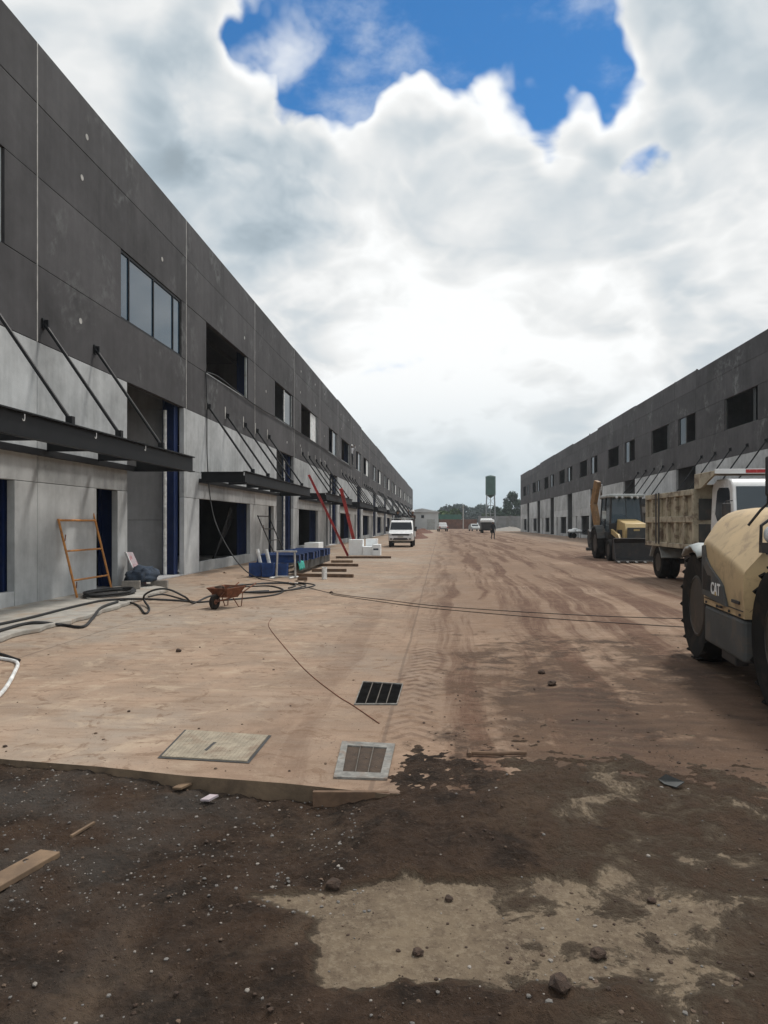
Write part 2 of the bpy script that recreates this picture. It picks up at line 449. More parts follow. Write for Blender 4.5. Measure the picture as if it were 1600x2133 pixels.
    cvr = t.m('ADD', t.m('ADD', t.m('MULTIPLY', t.m('SUBTRACT', br1, 0.5), 1.7), t.m('MULTIPLY', t.m('SUBTRACT', br2, 0.5), 0.6)), amt)
    mk = t.ss(cvr, 0.30, 0.62)
    mp = t.n('ShaderNodeMapping', Vector=v, Scale=(1.0, 26.0, 1.0))
    brm = t.noise(mp.outputs[0], 5.0, 3.0, 0.6)
    sl = t.mix(t.ss(mid, 0.3, 0.7), (0.185, 0.143, 0.098), (0.120, 0.090, 0.063))
    sl = t.mix(t.m('MULTIPLY', t.ss(fin, 0.46, 0.66), 0.6), sl, (0.085, 0.060, 0.042))
    sl = t.mix(t.m('MULTIPLY', t.ss(crum, 0.50, 0.62), 0.5), sl, (0.24, 0.195, 0.14))
    sl = t.mix(t.m('MULTIPLY', t.ss(brm, 0.5, 0.7), 0.25), sl, (0.14, 0.11, 0.08))
    thin = t.mix(t.ss(cvr, 0.45, 0.85), (0.105, 0.067, 0.043), col)
    col = t.mix(mk, sl, thin)
    hh = t.m('ADD', fin, t.m('ADD', t.m('MULTIPLY', crum, 0.7), t.m('MULTIPLY', gs, 0.6)))
    hh = t.m('MULTIPLY', hh, t.m('ADD', 0.25, t.m('MULTIPLY', mk, 0.75)))
    hh = t.m('ADD', hh, t.m('MULTIPLY', mk, 0.5))
    finish(t, bs, col, 0.95, 0.0, hh, 1.0, 0.05, 0.25)

    # --- wide country ground
    m, t, bs = base_mat('far_ground')
    v = pos(t)
    col = t.mix(t.ss(t.noise(v, 0.03, 6.0), 0.4, 0.6), (0.10, 0.075, 0.05), (0.06, 0.075, 0.035))
    finish(t, bs, col, 0.95)

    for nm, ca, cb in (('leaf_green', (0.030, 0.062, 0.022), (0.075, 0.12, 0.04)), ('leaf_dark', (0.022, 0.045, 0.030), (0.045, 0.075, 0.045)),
                       ('leaf_hazed', (0.040, 0.065, 0.062), (0.07, 0.10, 0.085))):  # this last one carries the blue of distance haze in its leaf colour
        m, t, bs = base_mat(nm)
        n1 = t.noise(pos(t), 0.6, 4.0, 0.6)
        finish(t, bs, t.mix(t.ss(n1, 0.3, 0.7), ca, cb), 0.8, spec=0.2)


ground_mats()


# ------------------------------------------------------------------ mesh building
class MB:
    def __init__(s):
        s.v, s.f, s.mi = [], [], []

    def add(s, vs, fs, mi=0):
        o = len(s.v)
        s.v += [tuple(x) for x in vs]
        for f in fs:
            s.f.append([i + o for i in f])
            s.mi.append(mi)
        return s

    def box(s, x0, x1, y0, y1, z0, z1, mi=0):
        if x0 > x1: x0, x1 = x1, x0
        if y0 > y1: y0, y1 = y1, y0
        vs = [(x, y, z) for z in (z0, z1) for y in (y0, y1) for x in (x0, x1)]
        return s.add(vs, [(0, 2, 3, 1), (4, 5, 7, 6), (0, 1, 5, 4), (2, 6, 7, 3), (0, 4, 6, 2), (1, 3, 7, 5)], mi)

    def bar(s, a, b, wd, ht, mi=0, up=(0, 0, 1)):
        """rectangular bar from a to b"""
        a, b = Vector(a), Vector(b)
        dd = (b - a).normalized()
        u = Vector(up)
        if abs(dd.dot(u)) > 0.98: u = Vector((1, 0, 0))
        sx_ = dd.cross(u).normalized()
        sz = sx_.cross(dd).normalized()
        vs = []
        for q in (a, b):
            for i, j in ((-1, -1), (1, -1), (1, 1), (-1, 1)):
                vs.append(q + sx_ * (i * wd / 2) + sz * (j * ht / 2))
        return s.add(vs, [(3, 2, 1, 0), (4, 5, 6, 7), (0, 1, 5, 4), (1, 2, 6, 5), (2, 3, 7, 6), (3, 0, 4, 7)], mi)

    def tube(s, pts, r, n=8, mi=0, caps=True, r2=None):
        pts = [Vector(q) for q in pts]
        rings = []
        prev = None
        for i, q in enumerate(pts):
            a = pts[max(0, i - 1)]
            b = pts[min(len(pts) - 1, i + 1)]
            dd = (b - a).normalized()
            ref = prev if prev is not None else (Vector((0, 0, 1)) if abs(dd.z) < 0.9 else Vector((1, 0, 0)))
            u = (ref - dd * ref.dot(dd)).normalized()
            prev = u
            vv = dd.cross(u)
            rr = r if r2 is None else r + (r2 - r) * i / (len(pts) - 1)
            rings.append([q + (u * math.cos(2 * PI * k / n) + vv * math.sin(2 * PI * k / n)) * rr for k in range(n)])
        vs = [x for rg in rings for x in rg]
        fs = []
        for i in range(len(pts) - 1):
            for k in range(n):
                fs.append((i * n + k, i * n + (k + 1) % n, (i + 1) * n + (k + 1) % n, (i + 1) * n + k))
        if caps:
            fs.append(tuple(range(n - 1, -1, -1)))
            fs.append(tuple((len(pts) - 1) * n + k for k in range(n)))
        return s.add(vs, fs, mi)

    def lathe(s, prof, c=(0, 0, 0), axis='X', n=24, mi=0):
        """prof: list of (radius, along)"""
        vs = []
        for r, a in prof:
            for k in range(n):
                cs, sn = math.cos(2 * PI * k / n) * r, math.sin(2 * PI * k / n) * r
                q = {'X': (a, cs, sn), 'Y': (sn, a, cs), 'Z': (cs, sn, a)}[axis]
                vs.append((q[0] + c[0], q[1] + c[1], q[2] + c[2]))
        fs = []
        for i in range(len(prof) - 1):
            for k in range(n):
                fs.append((i * n + k, i * n + (k + 1) % n, (i + 1) * n + (k + 1) % n, (i + 1) * n + k))
        if prof[0][0] > 1e-4: fs.append(tuple(range(n - 1, -1, -1)))
        if prof[-1][0] > 1e-4: fs.append(tuple((len(prof) - 1) * n + k for k in range(n)))
        return s.add(vs, fs, mi)

    def prism(s, poly, axis, a, b, mi=0):
        """poly of 2-D points; axis X: (y,z), Y: (x,z), Z: (x,y)"""
        n = len(poly)
        def P(q, c):
            return {'X': (c, q[0], q[1]), 'Y': (q[0], c, q[1]), 'Z': (q[0], q[1], c)}[axis]
        vs = [P(q, a) for q in poly] + [P(q, b) for q in poly]
        fs = [tuple(range(n)), tuple(range(2 * n - 1, n - 1, -1))]
        for i in range(n):
            fs.append((i, i + n, (i + 1) % n + n, (i + 1) % n))
        return s.add(vs, fs, mi)

    def shell(s, prof, half, mi=0):
        """side profile (y,z) with half-width half(y,z): a car body"""
        n = len(prof)
        vs = [(-half(y, z), y, z) for y, z in prof] + [(half(y, z), y, z) for y, z in prof]
        fs = [tuple(range(n)), tuple(range(2 * n - 1, n - 1, -1))]
        for i in range(n):
            fs.append((i, i + n, (i + 1) % n + n, (i + 1) % n))
        return s.add(vs, fs, mi)

    def loft(s, rings, closed=True, caps=True, mi=0):
        n = len(rings[0])
        vs = [x for rg in rings for x in rg]
        fs = []
        for i in range(len(rings) - 1):
            for k in range(n if closed else n - 1):
                fs.append((i * n + k, i * n + (k + 1) % n, (i + 1) * n + (k + 1) % n, (i + 1) * n + k))
        if caps:
            fs.append(tuple(range(n - 1, -1, -1)))
            fs.append(tuple((len(rings) - 1) * n + k for k in range(n)))
        return s.add(vs, fs, mi)

    def mesh(s, name, mats):
        me = bpy.data.meshes.new(name)
        me.from_pydata(s.v, [], s.f)
        for mm in (mats if isinstance(mats, (list, tuple)) else [mats]):
            me.materials.append(MATS[mm])
        if any(s.mi):
            me.polygons.foreach_set('material_index', s.mi)
        bm = bmesh.new()
        bm.from_mesh(me)
        bmesh.ops.recalc_face_normals(bm, faces=bm.faces)
        bm.to_mesh(me)
        bm.free()
        me.update()
        return me

    def build(s, name, mats, parent=None, smooth=False, bevel=0.0, loc=None, seg=2):
        me = s.mesh(name, mats)
        if smooth:
            me.polygons.foreach_set('use_smooth', [True] * len(me.polygons))
            me.set_sharp_from_angle(angle=R(40))
        o = bpy.data.objects.new(name, me)
        COL.objects.link(o)
        if parent is not None: o.parent = parent
        if loc is not None: o.location = loc
        if bevel:
            b = o.modifiers.new('bevel', 'BEVEL')
            b.width = bevel
            b.segments = seg
            b.limit_method = 'ANGLE'
            b.angle_limit = R(35)
        return o


def box(*a):
    return MB().box(*a)


def empty(name, loc=(0, 0, 0), rz=0.0):
    o = bpy.data.objects.new(name, None)
    o.empty_display_size = 0.2
    o.location = loc
    o.rotation_euler = (0, 0, rz)
    COL.objects.link(o)
    return o


def tag(o, label=None, cat=None, group=None, kind=None):
    if label: o['label'] = label
    if cat: o['category'] = cat
    if group: o['group'] = group
    if kind: o['kind'] = kind
    return o


def copy_tree(o, parent=None):
    c = o.copy()
    COL.objects.link(c)
    c.parent = parent
    for ch in list(o.children):
        copy_tree(ch, c)
    return c


def clone(o, parent, loc):
    c = o.copy()
    COL.objects.link(c)
    c.parent = parent
    c.location = loc
    return c


# ------------------------------------------------------------------ ground
def smooth(x, a, b):
    q = np.clip((x - a) / (b - a), 0, 1)
    return q * q * (3 - 2 * q)


_rs = np.random.RandomState(11)
_perm = _rs.rand(256, 256)


def vnoise(x, y):
    xi, yi = np.floor(x).astype(int), np.floor(y).astype(int)
    fx, fy = x - xi, y - yi
    fx, fy = fx * fx * (3 - 2 * fx), fy * fy * (3 - 2 * fy)
    g = lambda a, b: _perm[a & 255, b & 255]
    return (g(xi, yi) * (1 - fx) + g(xi + 1, yi) * fx) * (1 - fy) + (g(xi, yi + 1) * (1 - fx) + g(xi + 1, yi + 1) * fx) * fy


def fbm(x, y, o=5, gain=0.5):
    a, s_, amp, tot = 0, 1.0, 1.0, 0
    for i in range(o):
        a = a + amp * vnoise(x * s_ + 17.3 * i, y * s_ + 5.1 * i)
        tot += amp
        amp *= gain
        s_ *= 2.03
    return a / tot


def kerb_y(x):
    return np.where(x < -0.3, 4.27 - 0.155 * (np.minimum(x, -0.3) + 0.77), 4.27 - 0.155 * 0.47)


SLAB_Z = -0.072
patch_px = [(455, 1850), (620, 1846), (1000, 1842), (1600, 1838), (2000, 1838), (2000, 2010), (1600, 2030), (1250, 2055), (1000, 2068), (700, 2064), (640, 2045),
            (650, 1985), (610, 1930), (520, 1895)]
patch = np.array([[*G(px, py, SLAB_Z)[:2]] for px, py in patch_px])


def poly_sdf(x, y, P):
    dmin = np.full(x.shape, 1e9)
    inside = np.zeros(x.shape, bool)
    n = len(P)
    for i in range(n):
        x0, y0 = P[i]
        x1, y1 = P[(i + 1) % n]
        ex, ey = x1 - x0, y1 - y0
        q = np.clip(((x - x0) * ex + (y - y0) * ey) / (ex * ex + ey * ey + 1e-12), 0, 1)
        dd = np.hypot(x - x0 - q * ex, y - y0 - q * ey)
        dmin = np.minimum(dmin, dd)
        c = ((y0 > y) != (y1 > y)) & (x < (x1 - x0) * (y - y0) / (y1 - y0 + 1e-12) + x0)
        inside ^= c
    return np.where(inside, -dmin, dmin)


def soil_h(x, y):
    x = np.asarray(x, float)
    y = np.asarray(y, float)
    ky = kerb_y(x)
    right = smooth(x, -0.85, -0.12)
    n1 = fbm(x * 1.3 + 3, y * 1.3 + 9, 4) - 0.5
    n2 = fbm(x * 6.5, y * 6.5, 4, 0.6) - 0.5
    n3 = fbm(x * 26.0, y * 26.0, 3, 0.6) - 0.5
    left_h = -0.042 - 0.060 * smooth(x, -2.2, -1.2) + 0.045 * smooth(ky - y, 0.3, 1.6) * smooth(x, -2.2, -1.2) + 0.03 * n1
    right_h = -0.045 + 0.06 * smooth(y, 2.9, 4.3) - 0.035 * smooth(y, 4.25, 5.3) + 0.02 * n1
    h = left_h * (1 - right) + right_h * right
    n4 = fbm(x * 60.0, y * 60.0, 2, 0.6) - 0.5
    h = h + 0.052 * n2 + 0.030 * n3 + 0.008 * n4
    tread = np.abs(((y * 1.0 + 0.28 * np.abs(x - 0.75) + 0.10 * n1) * 7.5) % 1.0 - 0.5) * 2
    line = np.exp(-((x - 0.72 + 0.25 * n1) / 0.26) ** 2) + np.exp(-((x - 2.1 + 0.25 * n1) / 0.26) ** 2)
    keep = smooth(fbm(x * 1.7 + 21, y * 1.7 + 4, 3), 0.40, 0.55)
    h = h + line * keep * (0.030 * smooth(tread, 0.35, 0.65) - 0.020)
    rid = np.abs(fbm(x * 3.1 + 60, y * 9.0 + 13, 4, 0.55) - 0.5)
    h = h + 0.10 * (0.10 - np.minimum(rid, 0.10)) * smooth(fbm(x * 0.9 + 5, y * 0.9 + 31, 2), 0.45, 0.6)
    h = np.where((y > ky + 0.03) & (x < -0.75), -0.28, h)
    # over the bare concrete the soil thins to a flat film
    a = mud_amount(x, y)
    bare = 1 - smooth(a, 0.25, 0.75)
    near = smooth(4.1 - y, 0.0, 0.6)
    flat = SLAB_Z + 0.012 * n2 + 0.004 * n3
    bl = bare * near
    return h * (1 - bl) + flat * bl


def mud_amount(x, y):
    """how much soil lies on the ground: 1 deep, 0 bare concrete"""
    n1 = fbm(x * 1.3 + 3, y * 1.3 + 9, 4) - 0.5
    n2 = fbm(x * 5.0 + 7, y * 6.5, 5, 0.6) - 0.5
    sd = poly_sdf(x, y, patch) + 0.22 * n1 + 0.30 * n2 * smooth(3.10 - y, 0.0, 0.3)
    inside = 1 - smooth(sd, -0.10, 0.10)
    cov = 0.08 + 0.40 * smooth(x, -0.2, 1.4) + 0.22 * smooth(2.75 - y, 0.0, 0.5)
    rt = smooth(x, -0.2, 0.9)
    out = 1.0 - 0.50 * rt - 0.10 * smooth(x, 1.2, 2.6) * smooth(y, 3.2, 4.0)
    return np.clip(out * (1 - inside) + cov * inside + 0.25 * n2 * rt, 0, 1)


def make_soil():
    xs = np.concatenate([np.arange(-12, -4.0, 0.12), np.arange(-4.0, 4.6, 0.022), np.arange(4.6, 16.0, 0.12)])
    ys = np.concatenate([np.arange(-6.0, 1.7, 0.12), np.arange(1.7, 5.6, 0.022), np.arange(5.6, 6.0, 0.1)])
    Xg, Yg = np.meshgrid(xs, ys)
    Z = soil_h(Xg, Yg)
    nx, ny = len(xs), len(ys)
    V = np.stack([Xg, Yg, Z], -1).reshape(-1, 3)
    idx = np.arange(nx * ny).reshape(ny, nx)
    Fq = np.stack([idx[:-1, :-1], idx[:-1, 1:], idx[1:, 1:], idx[1:, :-1]], -1).reshape(-1, 4)
    me = bpy.data.meshes.new('soil')
    me.vertices.add(len(V))
    me.vertices.foreach_set('co', V.ravel())
    me.loops.add(Fq.size)
    me.loops.foreach_set('vertex_index', Fq.ravel())
    me.polygons.add(len(Fq))
    me.polygons.foreach_set('loop_start', np.arange(0, Fq.size, 4))
    me.polygons.foreach_set('loop_total', np.full(len(Fq), 4))
    me.polygons.foreach_set('use_smooth', np.ones(len(Fq), bool))
    me.update(calc_edges=True)
    me.materials.append(MATS['soil'])
    at = me.attributes.new('mud', 'FLOAT', 'POINT')
    at.data.foreach_set('value', mud_amount(Xg, Yg).ravel().astype(np.float32))
    o = bpy.data.objects.new('soil', me)
    COL.objects.link(o)
    tag(o, 'dark wet soil with gravel filling the foreground below the slab edge', 'soil', kind='structure')


make_soil()
g = MB()
g.add([(-3000, -3000, -0.32), (3000, -3000, -0.32), (3000, 3000, -0.32), (-3000, 3000, -0.32)], [(0, 1, 2, 3)])
tag(g.build('ground', 'far_ground'), 'open ground around the yard reaching the horizon', 'ground', kind='structure')
pts = [(-30.0, float(kerb_y(np.array(-12.0))))] + [(float(x), float(kerb_y(np.array(x))) + 0.012 * math.sin(x * 5.1)) for x in np.arange(-12, -0.29, 0.65)] + \
      [(-0.3, 4.20), (60, 4.20), (60, 206), (-60, 206), (-60, 6.2)]
me_ = MB()
n_ = len(pts)
vs = [(x, y, 0.0) for x, y in pts] + [(x, y, -0.25) for x, y in pts]
me_.add(vs, [tuple(range(n_))], 0)
me_.add(vs, [(i, (i + 1) % n_, (i + 1) % n_ + n_, i + n_) for i in range(n_)], 1)
tag(me_.build('yard_pavement', ['yard_concrete', 'slab_edge']), 'tan concrete yard pavement streaked with red mud tracks', 'pavement', kind='structure')


# ------------------------------------------------------------------ the two rows of warehouse units
def facade(root, side, U, ks, joints, wide, narrow, shop, door, gate, H, mats, canopy_span, rods, glazed=(), gap=0.012, z_light=5.15):
    """side=+1: outward normal is +x (left row); -1: right row. local x = outward offset * side"""
    dark, light = mats
    cache = {}

    def part(key, name, k, mat, fn, bevel=0.0, par=None):
        if key in cache:
            o = cache[key].copy()
            COL.objects.link(o)
            o.parent = par or root
        else:
            mb = MB()
            fn(mb)
            o = mb.build(name, mat, par or root, bevel=bevel)
            cache[key] = o
        return o

    def bx(mb, s0, s1, n0, n1, z0, z1, mi=0):
        mb.box(n0 * side, n1 * side, s0, s1, z0, z1, mi)

    def panel(k, s0, s1, z0, z1, mat, jit=True):
        o = part(('p', s0, s1, z0, z1), 'wall_panel', k, mat, lambda mb: bx(mb, s0 + gap / 2, s1 - gap / 2, -0.15, 0.0, z0 + gap / 2, z1 - gap / 2), 0.006)
        o.location = ((random.uniform(-0.004, 0.004) if jit else 0) * side, k * U, 0)
        return o

    cuts = joints + [U]
    rows = [(z_light, 6.65), (8.38, 9.8)]
    for k in ks:
        y0 = k * U
        top = H[k % len(H)]
        for a, b in zip(cuts[:-1], cuts[1:]):
            for z0, z1 in rows:
                panel(k, a, b, z0, z1, dark)
            panel(k, a, b, 9.8, top, dark)
            # window row, broken by the openings
            op = sorted([q for q in (wide, narrow) if q[1] > a and q[0] < b])
            s = a
            for q in op:
                if q[0] > s + 0.05: panel(k, s, max(s + .06, q[0]), 6.65, 8.38, dark)
                s = min(b, q[1])
            if b > s + 0.05: panel(k, s, b, 6.65, 8.38, dark)
        # light ground-floor wall
        segs = sorted([shop, door, gate])
        lj = sorted(set([0.0, U] + [j for j in joints if not (gate[0] - .3 < j < gate[1] + .3)] + [gate[0], gate[1]]))
        for a, b in zip(lj[:-1], lj[1:]):
            if a >= gate[0] - 1e-6 and b <= gate[1] + 1e-6: continue
            if b - a < 0.05: continue
            panel(k, a, b, 3.25, z_light, light)
            panel(k, a, b, 2.4, 3.25, light)
            s = a
            for q in segs:
                if q[1] <= a or q[0] >= b: continue
                if q[0] > s + 0.04: panel(k, s, q[0], 0.0, 2.4, light)
                s = max(s, min(b, q[1]))
            if b > s + 0.04: panel(k, s, b, 0.0, 2.4, light)
        o = part('sill', 'wall_panel', k, light, lambda mb: bx(mb, shop[0] + .004, shop[1] - .004, -0.15, 0.0, 0.0, 0.34), 0.006)
        o.location = (0, y0, 0)
        if side > 0 and k < 7:
            rk = random.Random(100 + k)
            for a, b in zip(cuts[:-1], cuts[1:]):
                for zz in (9.05, 10.3, 7.5, 5.9):
                    for fr_ in (0.22, 0.78):
                        sq = a + (b - a) * fr_ + rk.uniform(-.2, .2)
                        if rk.random() < .45 or any(q[0] - .15 < sq < q[1] + .15 for q in (wide, narrow)) and zz == 7.5: continue
                        mb = MB()
                        mb.lathe([(0.065, -0.002), (0.065, 0.0055), (0.0001, 0.0055)], (0, sq, zz + rk.uniform(-.15, .15)), 'X', 10)
                        mb.build('lifting_patch', 'sealant', root).location = (0, y0, 0)
        # joint fillings
        for i, j in enumerate(joints):
            if gate[0] + .1 < j < gate[1] - .1 and j != 0: continue
            o = part(('seal', i), 'joint_sealant', k, 'sealant' if side > 0 else 'groove', lambda mb: bx(mb, j - 0.016, j + 0.016, -0.10, 0.004, z_light, 10.98))
            o.location = (0, y0, 0)
        for zz in (6.65, 8.38, 9.8):
            for a, b in zip(cuts[:-1], cuts[1:]):
                op = [] if zz == 9.8 else [q for q in (wide, narrow) if q[1] > a and q[0] < b]
                s = a
                for q in sorted(op) + [(b, b)]:
                    if q[0] - s > 0.1:
                        s0, s1 = s, q[0]
                        o = part(('gr', zz, s0, s1), 'joint_groove', k, 'groove', lambda mb: bx(mb, s0 + .03, s1 - .03, -0.12, -0.035, zz - 0.02, zz + 0.02))
                        o.location = (0, y0, 0)
                    s = max(s, q[1])
        # structure behind: columns, partition, pipe
        cols = [gate[1] - 0.14, gate[0] - 0.25] + [joints[1] - 0.62]
        if side < 0: cols = [gate[0] + 0.14, gate[1] + 0.25] + [joints[1] + 2.0]
        for i, cs in enumerate(cols):
            def fcol(mb, cs=cs):
                bx(mb, cs - 0.15, cs + 0.15, -0.56, -0.53, 0, 10.2)
                bx(mb, cs - 0.15, cs + 0.15, -0.23, -0.20, 0, 10.2)
                bx(mb, cs - 0.012, cs + 0.012, -0.53, -0.23, 0, 10.2)
                bx(mb, cs - 0.2, cs + 0.2, -0.62, -0.18, 0.0, 0.03)
            o = part(('col', i), 'steel_column', k, 'steel_blue' if side > 0 else 'steel_black', fcol)
            o.location = (0, y0, 0)
        ps = gate[1] + 0.12 if side > 0 else gate[0] - 0.12
        def fpart(mb):
            z = 0.0
            for z1 in (1.7, 3.4, 5.1, 6.8, 8.5, 10.2):
                bx(mb, ps - 0.07, ps + 0.07, -17.9, -0.62, z + 0.008, z1 - 0.004)
                z = z1
        o = part('partition', 'partition_wall', k, 'inner_wall', fpart)
        o.location = (0, y0, 0)
        pp = gate[1] - 0.45 if side > 0 else gate[0] + 0.45
        o = part('pipe', 'downpipe', k, 'white_plastic', lambda mb: mb.tube([(-0.42 * side, pp, 0.05), (-0.42 * side, pp, 5.0)], 0.055, 10))
        o.location = (0, y0, 0)
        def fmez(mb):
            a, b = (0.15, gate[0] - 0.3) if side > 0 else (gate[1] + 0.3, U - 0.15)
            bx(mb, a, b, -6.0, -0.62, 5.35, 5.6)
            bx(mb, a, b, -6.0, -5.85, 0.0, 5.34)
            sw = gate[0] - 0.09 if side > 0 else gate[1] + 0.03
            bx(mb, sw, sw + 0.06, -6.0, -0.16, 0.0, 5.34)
        o = part('mez', 'mezzanine_floor', k, 'inner_shade', fmez)
        o.location = (0, y0, 0)
        if k in ks[:4]:
            for i in range(9):
                n_i = -1.2 - i * 1.8
                o = part(('pur', i), 'roof_purlin', k, 'purlin', lambda mb: bx(mb, 0.1, U - 0.1, n_i - 0.04, n_i + 0.04, 9.98, 10.2))
                o.location = (0, y0, 0)
        # windows
        for wn, q in (('wide', wide), ('narrow', narrow)):
            a, b = q
            if k in glazed and wn == 'narrow':
                def ff(mb):
                    for z0, z1 in ((6.66, 6.72), (8.31, 8.37)):
                        bx(mb, a + .01, b - .01, -0.10, -0.03, z0, z1)
                    for s in (a + .01, a + .5, a + (b - a) * .50, b - .62, b - .07):
                        bx(mb, s, s + 0.05, -0.098, -0.032, 6.72, 8.31)
                wf = part(('wg', wn), 'window', k, 'steel_black', ff)
                wf.location = (0, y0, 0)
                ed = [a + .06, a + .5, a + (b - a) * .50, b - .62, b - .07]
                for i in range(4):
                    pm = MB()
                    bx(pm, ed[i] + (0.05 if i else 0), ed[i + 1], -0.07, -0.06, 6.72, 8.31)
                    pm.build('pane', 'glass_sky', wf)
            else:
                def ff(mb):
                    bx(mb, b - 0.10, b - 0.02, -0.13, -0.05, 6.66, 8.37)
                    bx(mb, a + 0.02, a + 0.05, -0.13, -0.05, 6.66, 8.37)
                    bx(mb, a + 0.05, b - 0.1, -0.13, -0.05, 6.66, 6.70)
                wf = part(('w', wn), 'window', k, 'pale_grey' if side > 0 else 'machine_grey', ff)
                wf.location = (0, y0, 0)
                if wn == 'narrow':
                    o = part('mull', 'mullion', k, 'white_plastic' if side > 0 else 'machine_grey', lambda mb: bx(mb, a + (b - a) * .56, a + (b - a) * .56 + 0.12, -0.12, -0.06, 6.70, 8.37), par=wf)
                    o.parent = wf
                    o = part('pn', 'pane', k, 'glass_dark', lambda mb: bx(mb, a + (b - a) * .56 + 0.12, b - 0.1, -0.10, -0.09, 6.70, 8.37), par=wf)
                    o.parent = wf
                elif side > 0 and k >= 2 and k != 3:
                    o = part('bd', 'window_board', k, 'white_plastic', lambda mb: bx(mb, b - (b - a) * .36, b - 0.11, -0.12, -0.09, 6.70, 8.37), par=wf)
                    o.parent = wf
        # steel canopy hung on rods
        if side < 0 and k > 0: continue
        c0, c1 = canopy_span
        def fc(mb):
            bx(mb, c0, c1, 1.50, 1.62, 2.90, 2.925)
            bx(mb, c0, c1, 1.50, 1.62, 3.265, 3.29)
            bx(mb, c0, c1, 1.545, 1.56, 2.925, 3.265)
            bx(mb, c0 + .05, c1 - .05, 0.02, 0.10, 2.92, 3.05)
            for s in (c0 + 0.05, c1 - 0.05):
                bx(mb, s - 0.05, s + 0.05, 0.1, 1.5, 2.92, 2.945)
                bx(mb, s - 0.05, s + 0.05, 0.1, 1.5, 3.245, 3.27)
                bx(mb, s - 0.008, s + 0.008, 0.1, 1.5, 2.945, 3.245)
            for s in rods:
                bx(mb, s - 0.04, s + 0.04, 0.1, 1.5, 3.02, 3.2)
                bx(mb, s + 0.06, s + 1.7, 0.55, 1.5, 3.20, 3.215)
        cn = part('canopy', 'canopy', k, 'steel_black', fc)
        cn.location = (0, y0, 0)
        for i, s in enumerate(rods):
            def fr(mb, s=s):
                mb.tube([(0.03 * side, s, 5.55), (1.56 * side, s, 3.36)], 0.036, 8)
                bx(mb, s - 0.05, s + 0.05, 1.50, 1.62, 3.292, 3.42)
                bx(mb, s - 0.06, s + 0.06, 0.002, 0.03, 5.45, 5.65)
                bx(mb, s - 0.02, s + 0.02, 0.03, 0.12, 5.48, 5.62)
            o = part(('rod', i), 'canopy_rod', k, 'steel_black', fr, par=cn)
            o.parent = cn
            def fp(mb, s=s):
                bx(mb, s - 0.16, s - 0.065, 0.001, 0.006, 5.42, 5.86)
            if k > 0 and side > 0:
                o = part(('patch', i), 'bare_patch', k, 'sealant', fp, par=cn)
                o.parent = cn
    # roof, back wall, end walls
    ya, yb = ks[0] * U, (ks[-1] + 1) * U
    mb = MB()
    bx(mb, ya + .02, yb - .02, -18.0, -0.17, 10.22, 10.30)
    mb.build('roof', 'roof_sheet', root)
    mb = MB()
    bx(mb, ya + .02, yb - .02, -18.25, -18.02, 0, 10.9)
    mb.build('back_wall', 'inner_wall', root)
    for yy in (ya - 0.12, yb + 0.002):
        mb = MB()
        bx(mb, yy, yy + 0.15, -18.2, 0.0, 0, 11.0)
        mb.build('end_wall', dark, root, bevel=0.01)
    mb = MB()
    bx(mb, ya, yb, -18.0, -0.001, 0.004, 0.04)
    mb.build('floor_slab', 'inner_wall', root)


XL, XR = -7.85, 15.5
UL, UR = 16.3, 13.6
left = empty('warehouse_row', (XL, 5.14, 0))
tag(left, 'long dark grey and pale concrete warehouse row with steel canopies on the left', 'building')
facade(left, 1, UL, list(range(0, 12)), [0.0, 8.15], (1.9, 7.1), (11.8, 15.9), (1.2, 7.4), (10.55, 11.6), (12.15, 16.1),
       [11.0, 11.0, 11.02, 11.1, 11.0, 11.06], ('dark_wall', 'light_wall'), (1.05, 12.5), [2.0, 4.1, 6.5, 8.35, 10.45], glazed=(0,))
right = empty('warehouse_row', (XR, 44.6, 0))
tag(right, 'long shaded dark grey warehouse row behind the parked machines on the right', 'building')
facade(right, -1, UR, list(range(-2, 7)), [0.0, 4.0], (5.2, 9.3), (0.15, 3.3), (4.2, 8.4), (10.6, 11.5), (0.1, 3.7),
       [10.95, 11.0, 10.85], ('dark_wall', 'light_wall'), (3.4, 13.0), [4.2, 6.3, 8.4, 10.5, 12.6])

# small white hook-shaped curves on the nearest canopy beam
cn0 = [c for c in left.children if c.name.startswith('canopy')][0]
for px, py in ((50, 868), (200, 905), (303, 933)):
    q = W(px, py, XL + 1.63)
    yl, zl = q.y - 5.14, min(3.18, max(3.0, q.z))
    mb = MB()
    mb.tube([(1.628, yl - 0.03, zl - 0.02), (1.628, yl - 0.015, zl - 0.045), (1.628, yl + 0.015, zl - 0.04), (1.628, yl + 0.025, zl), (1.628, yl + 0.022, zl + 0.06)], 0.006, 6)
    mb.build('white_mark', 'logo_white', cn0)

# sidewalk apron along the left row
mb = MB()
rs = random.Random(3)
edge = []
yv = 8.0
while yv < 18.2:
    edge.append((-5.88 - 0.42 * max(0, (yv - 11.5)) / 4 + rs.uniform(-0.06, 0.06) - (0.9 if yv > 16.2 else 0) * min(1, (yv - 16.2) / 1.2), yv))
    yv += 0.28
ring = edge + [(XL + 0.001, 18.2), (XL + 0.001, 8.0)]
mb.prism(ring, 'Z', 0.003, 0.075)
tag(mb.build('sidewalk_apron', 'apron', bevel=0.015), 'rough pale cement apron strip along the foot of the left wall', 'apron', kind='structure')


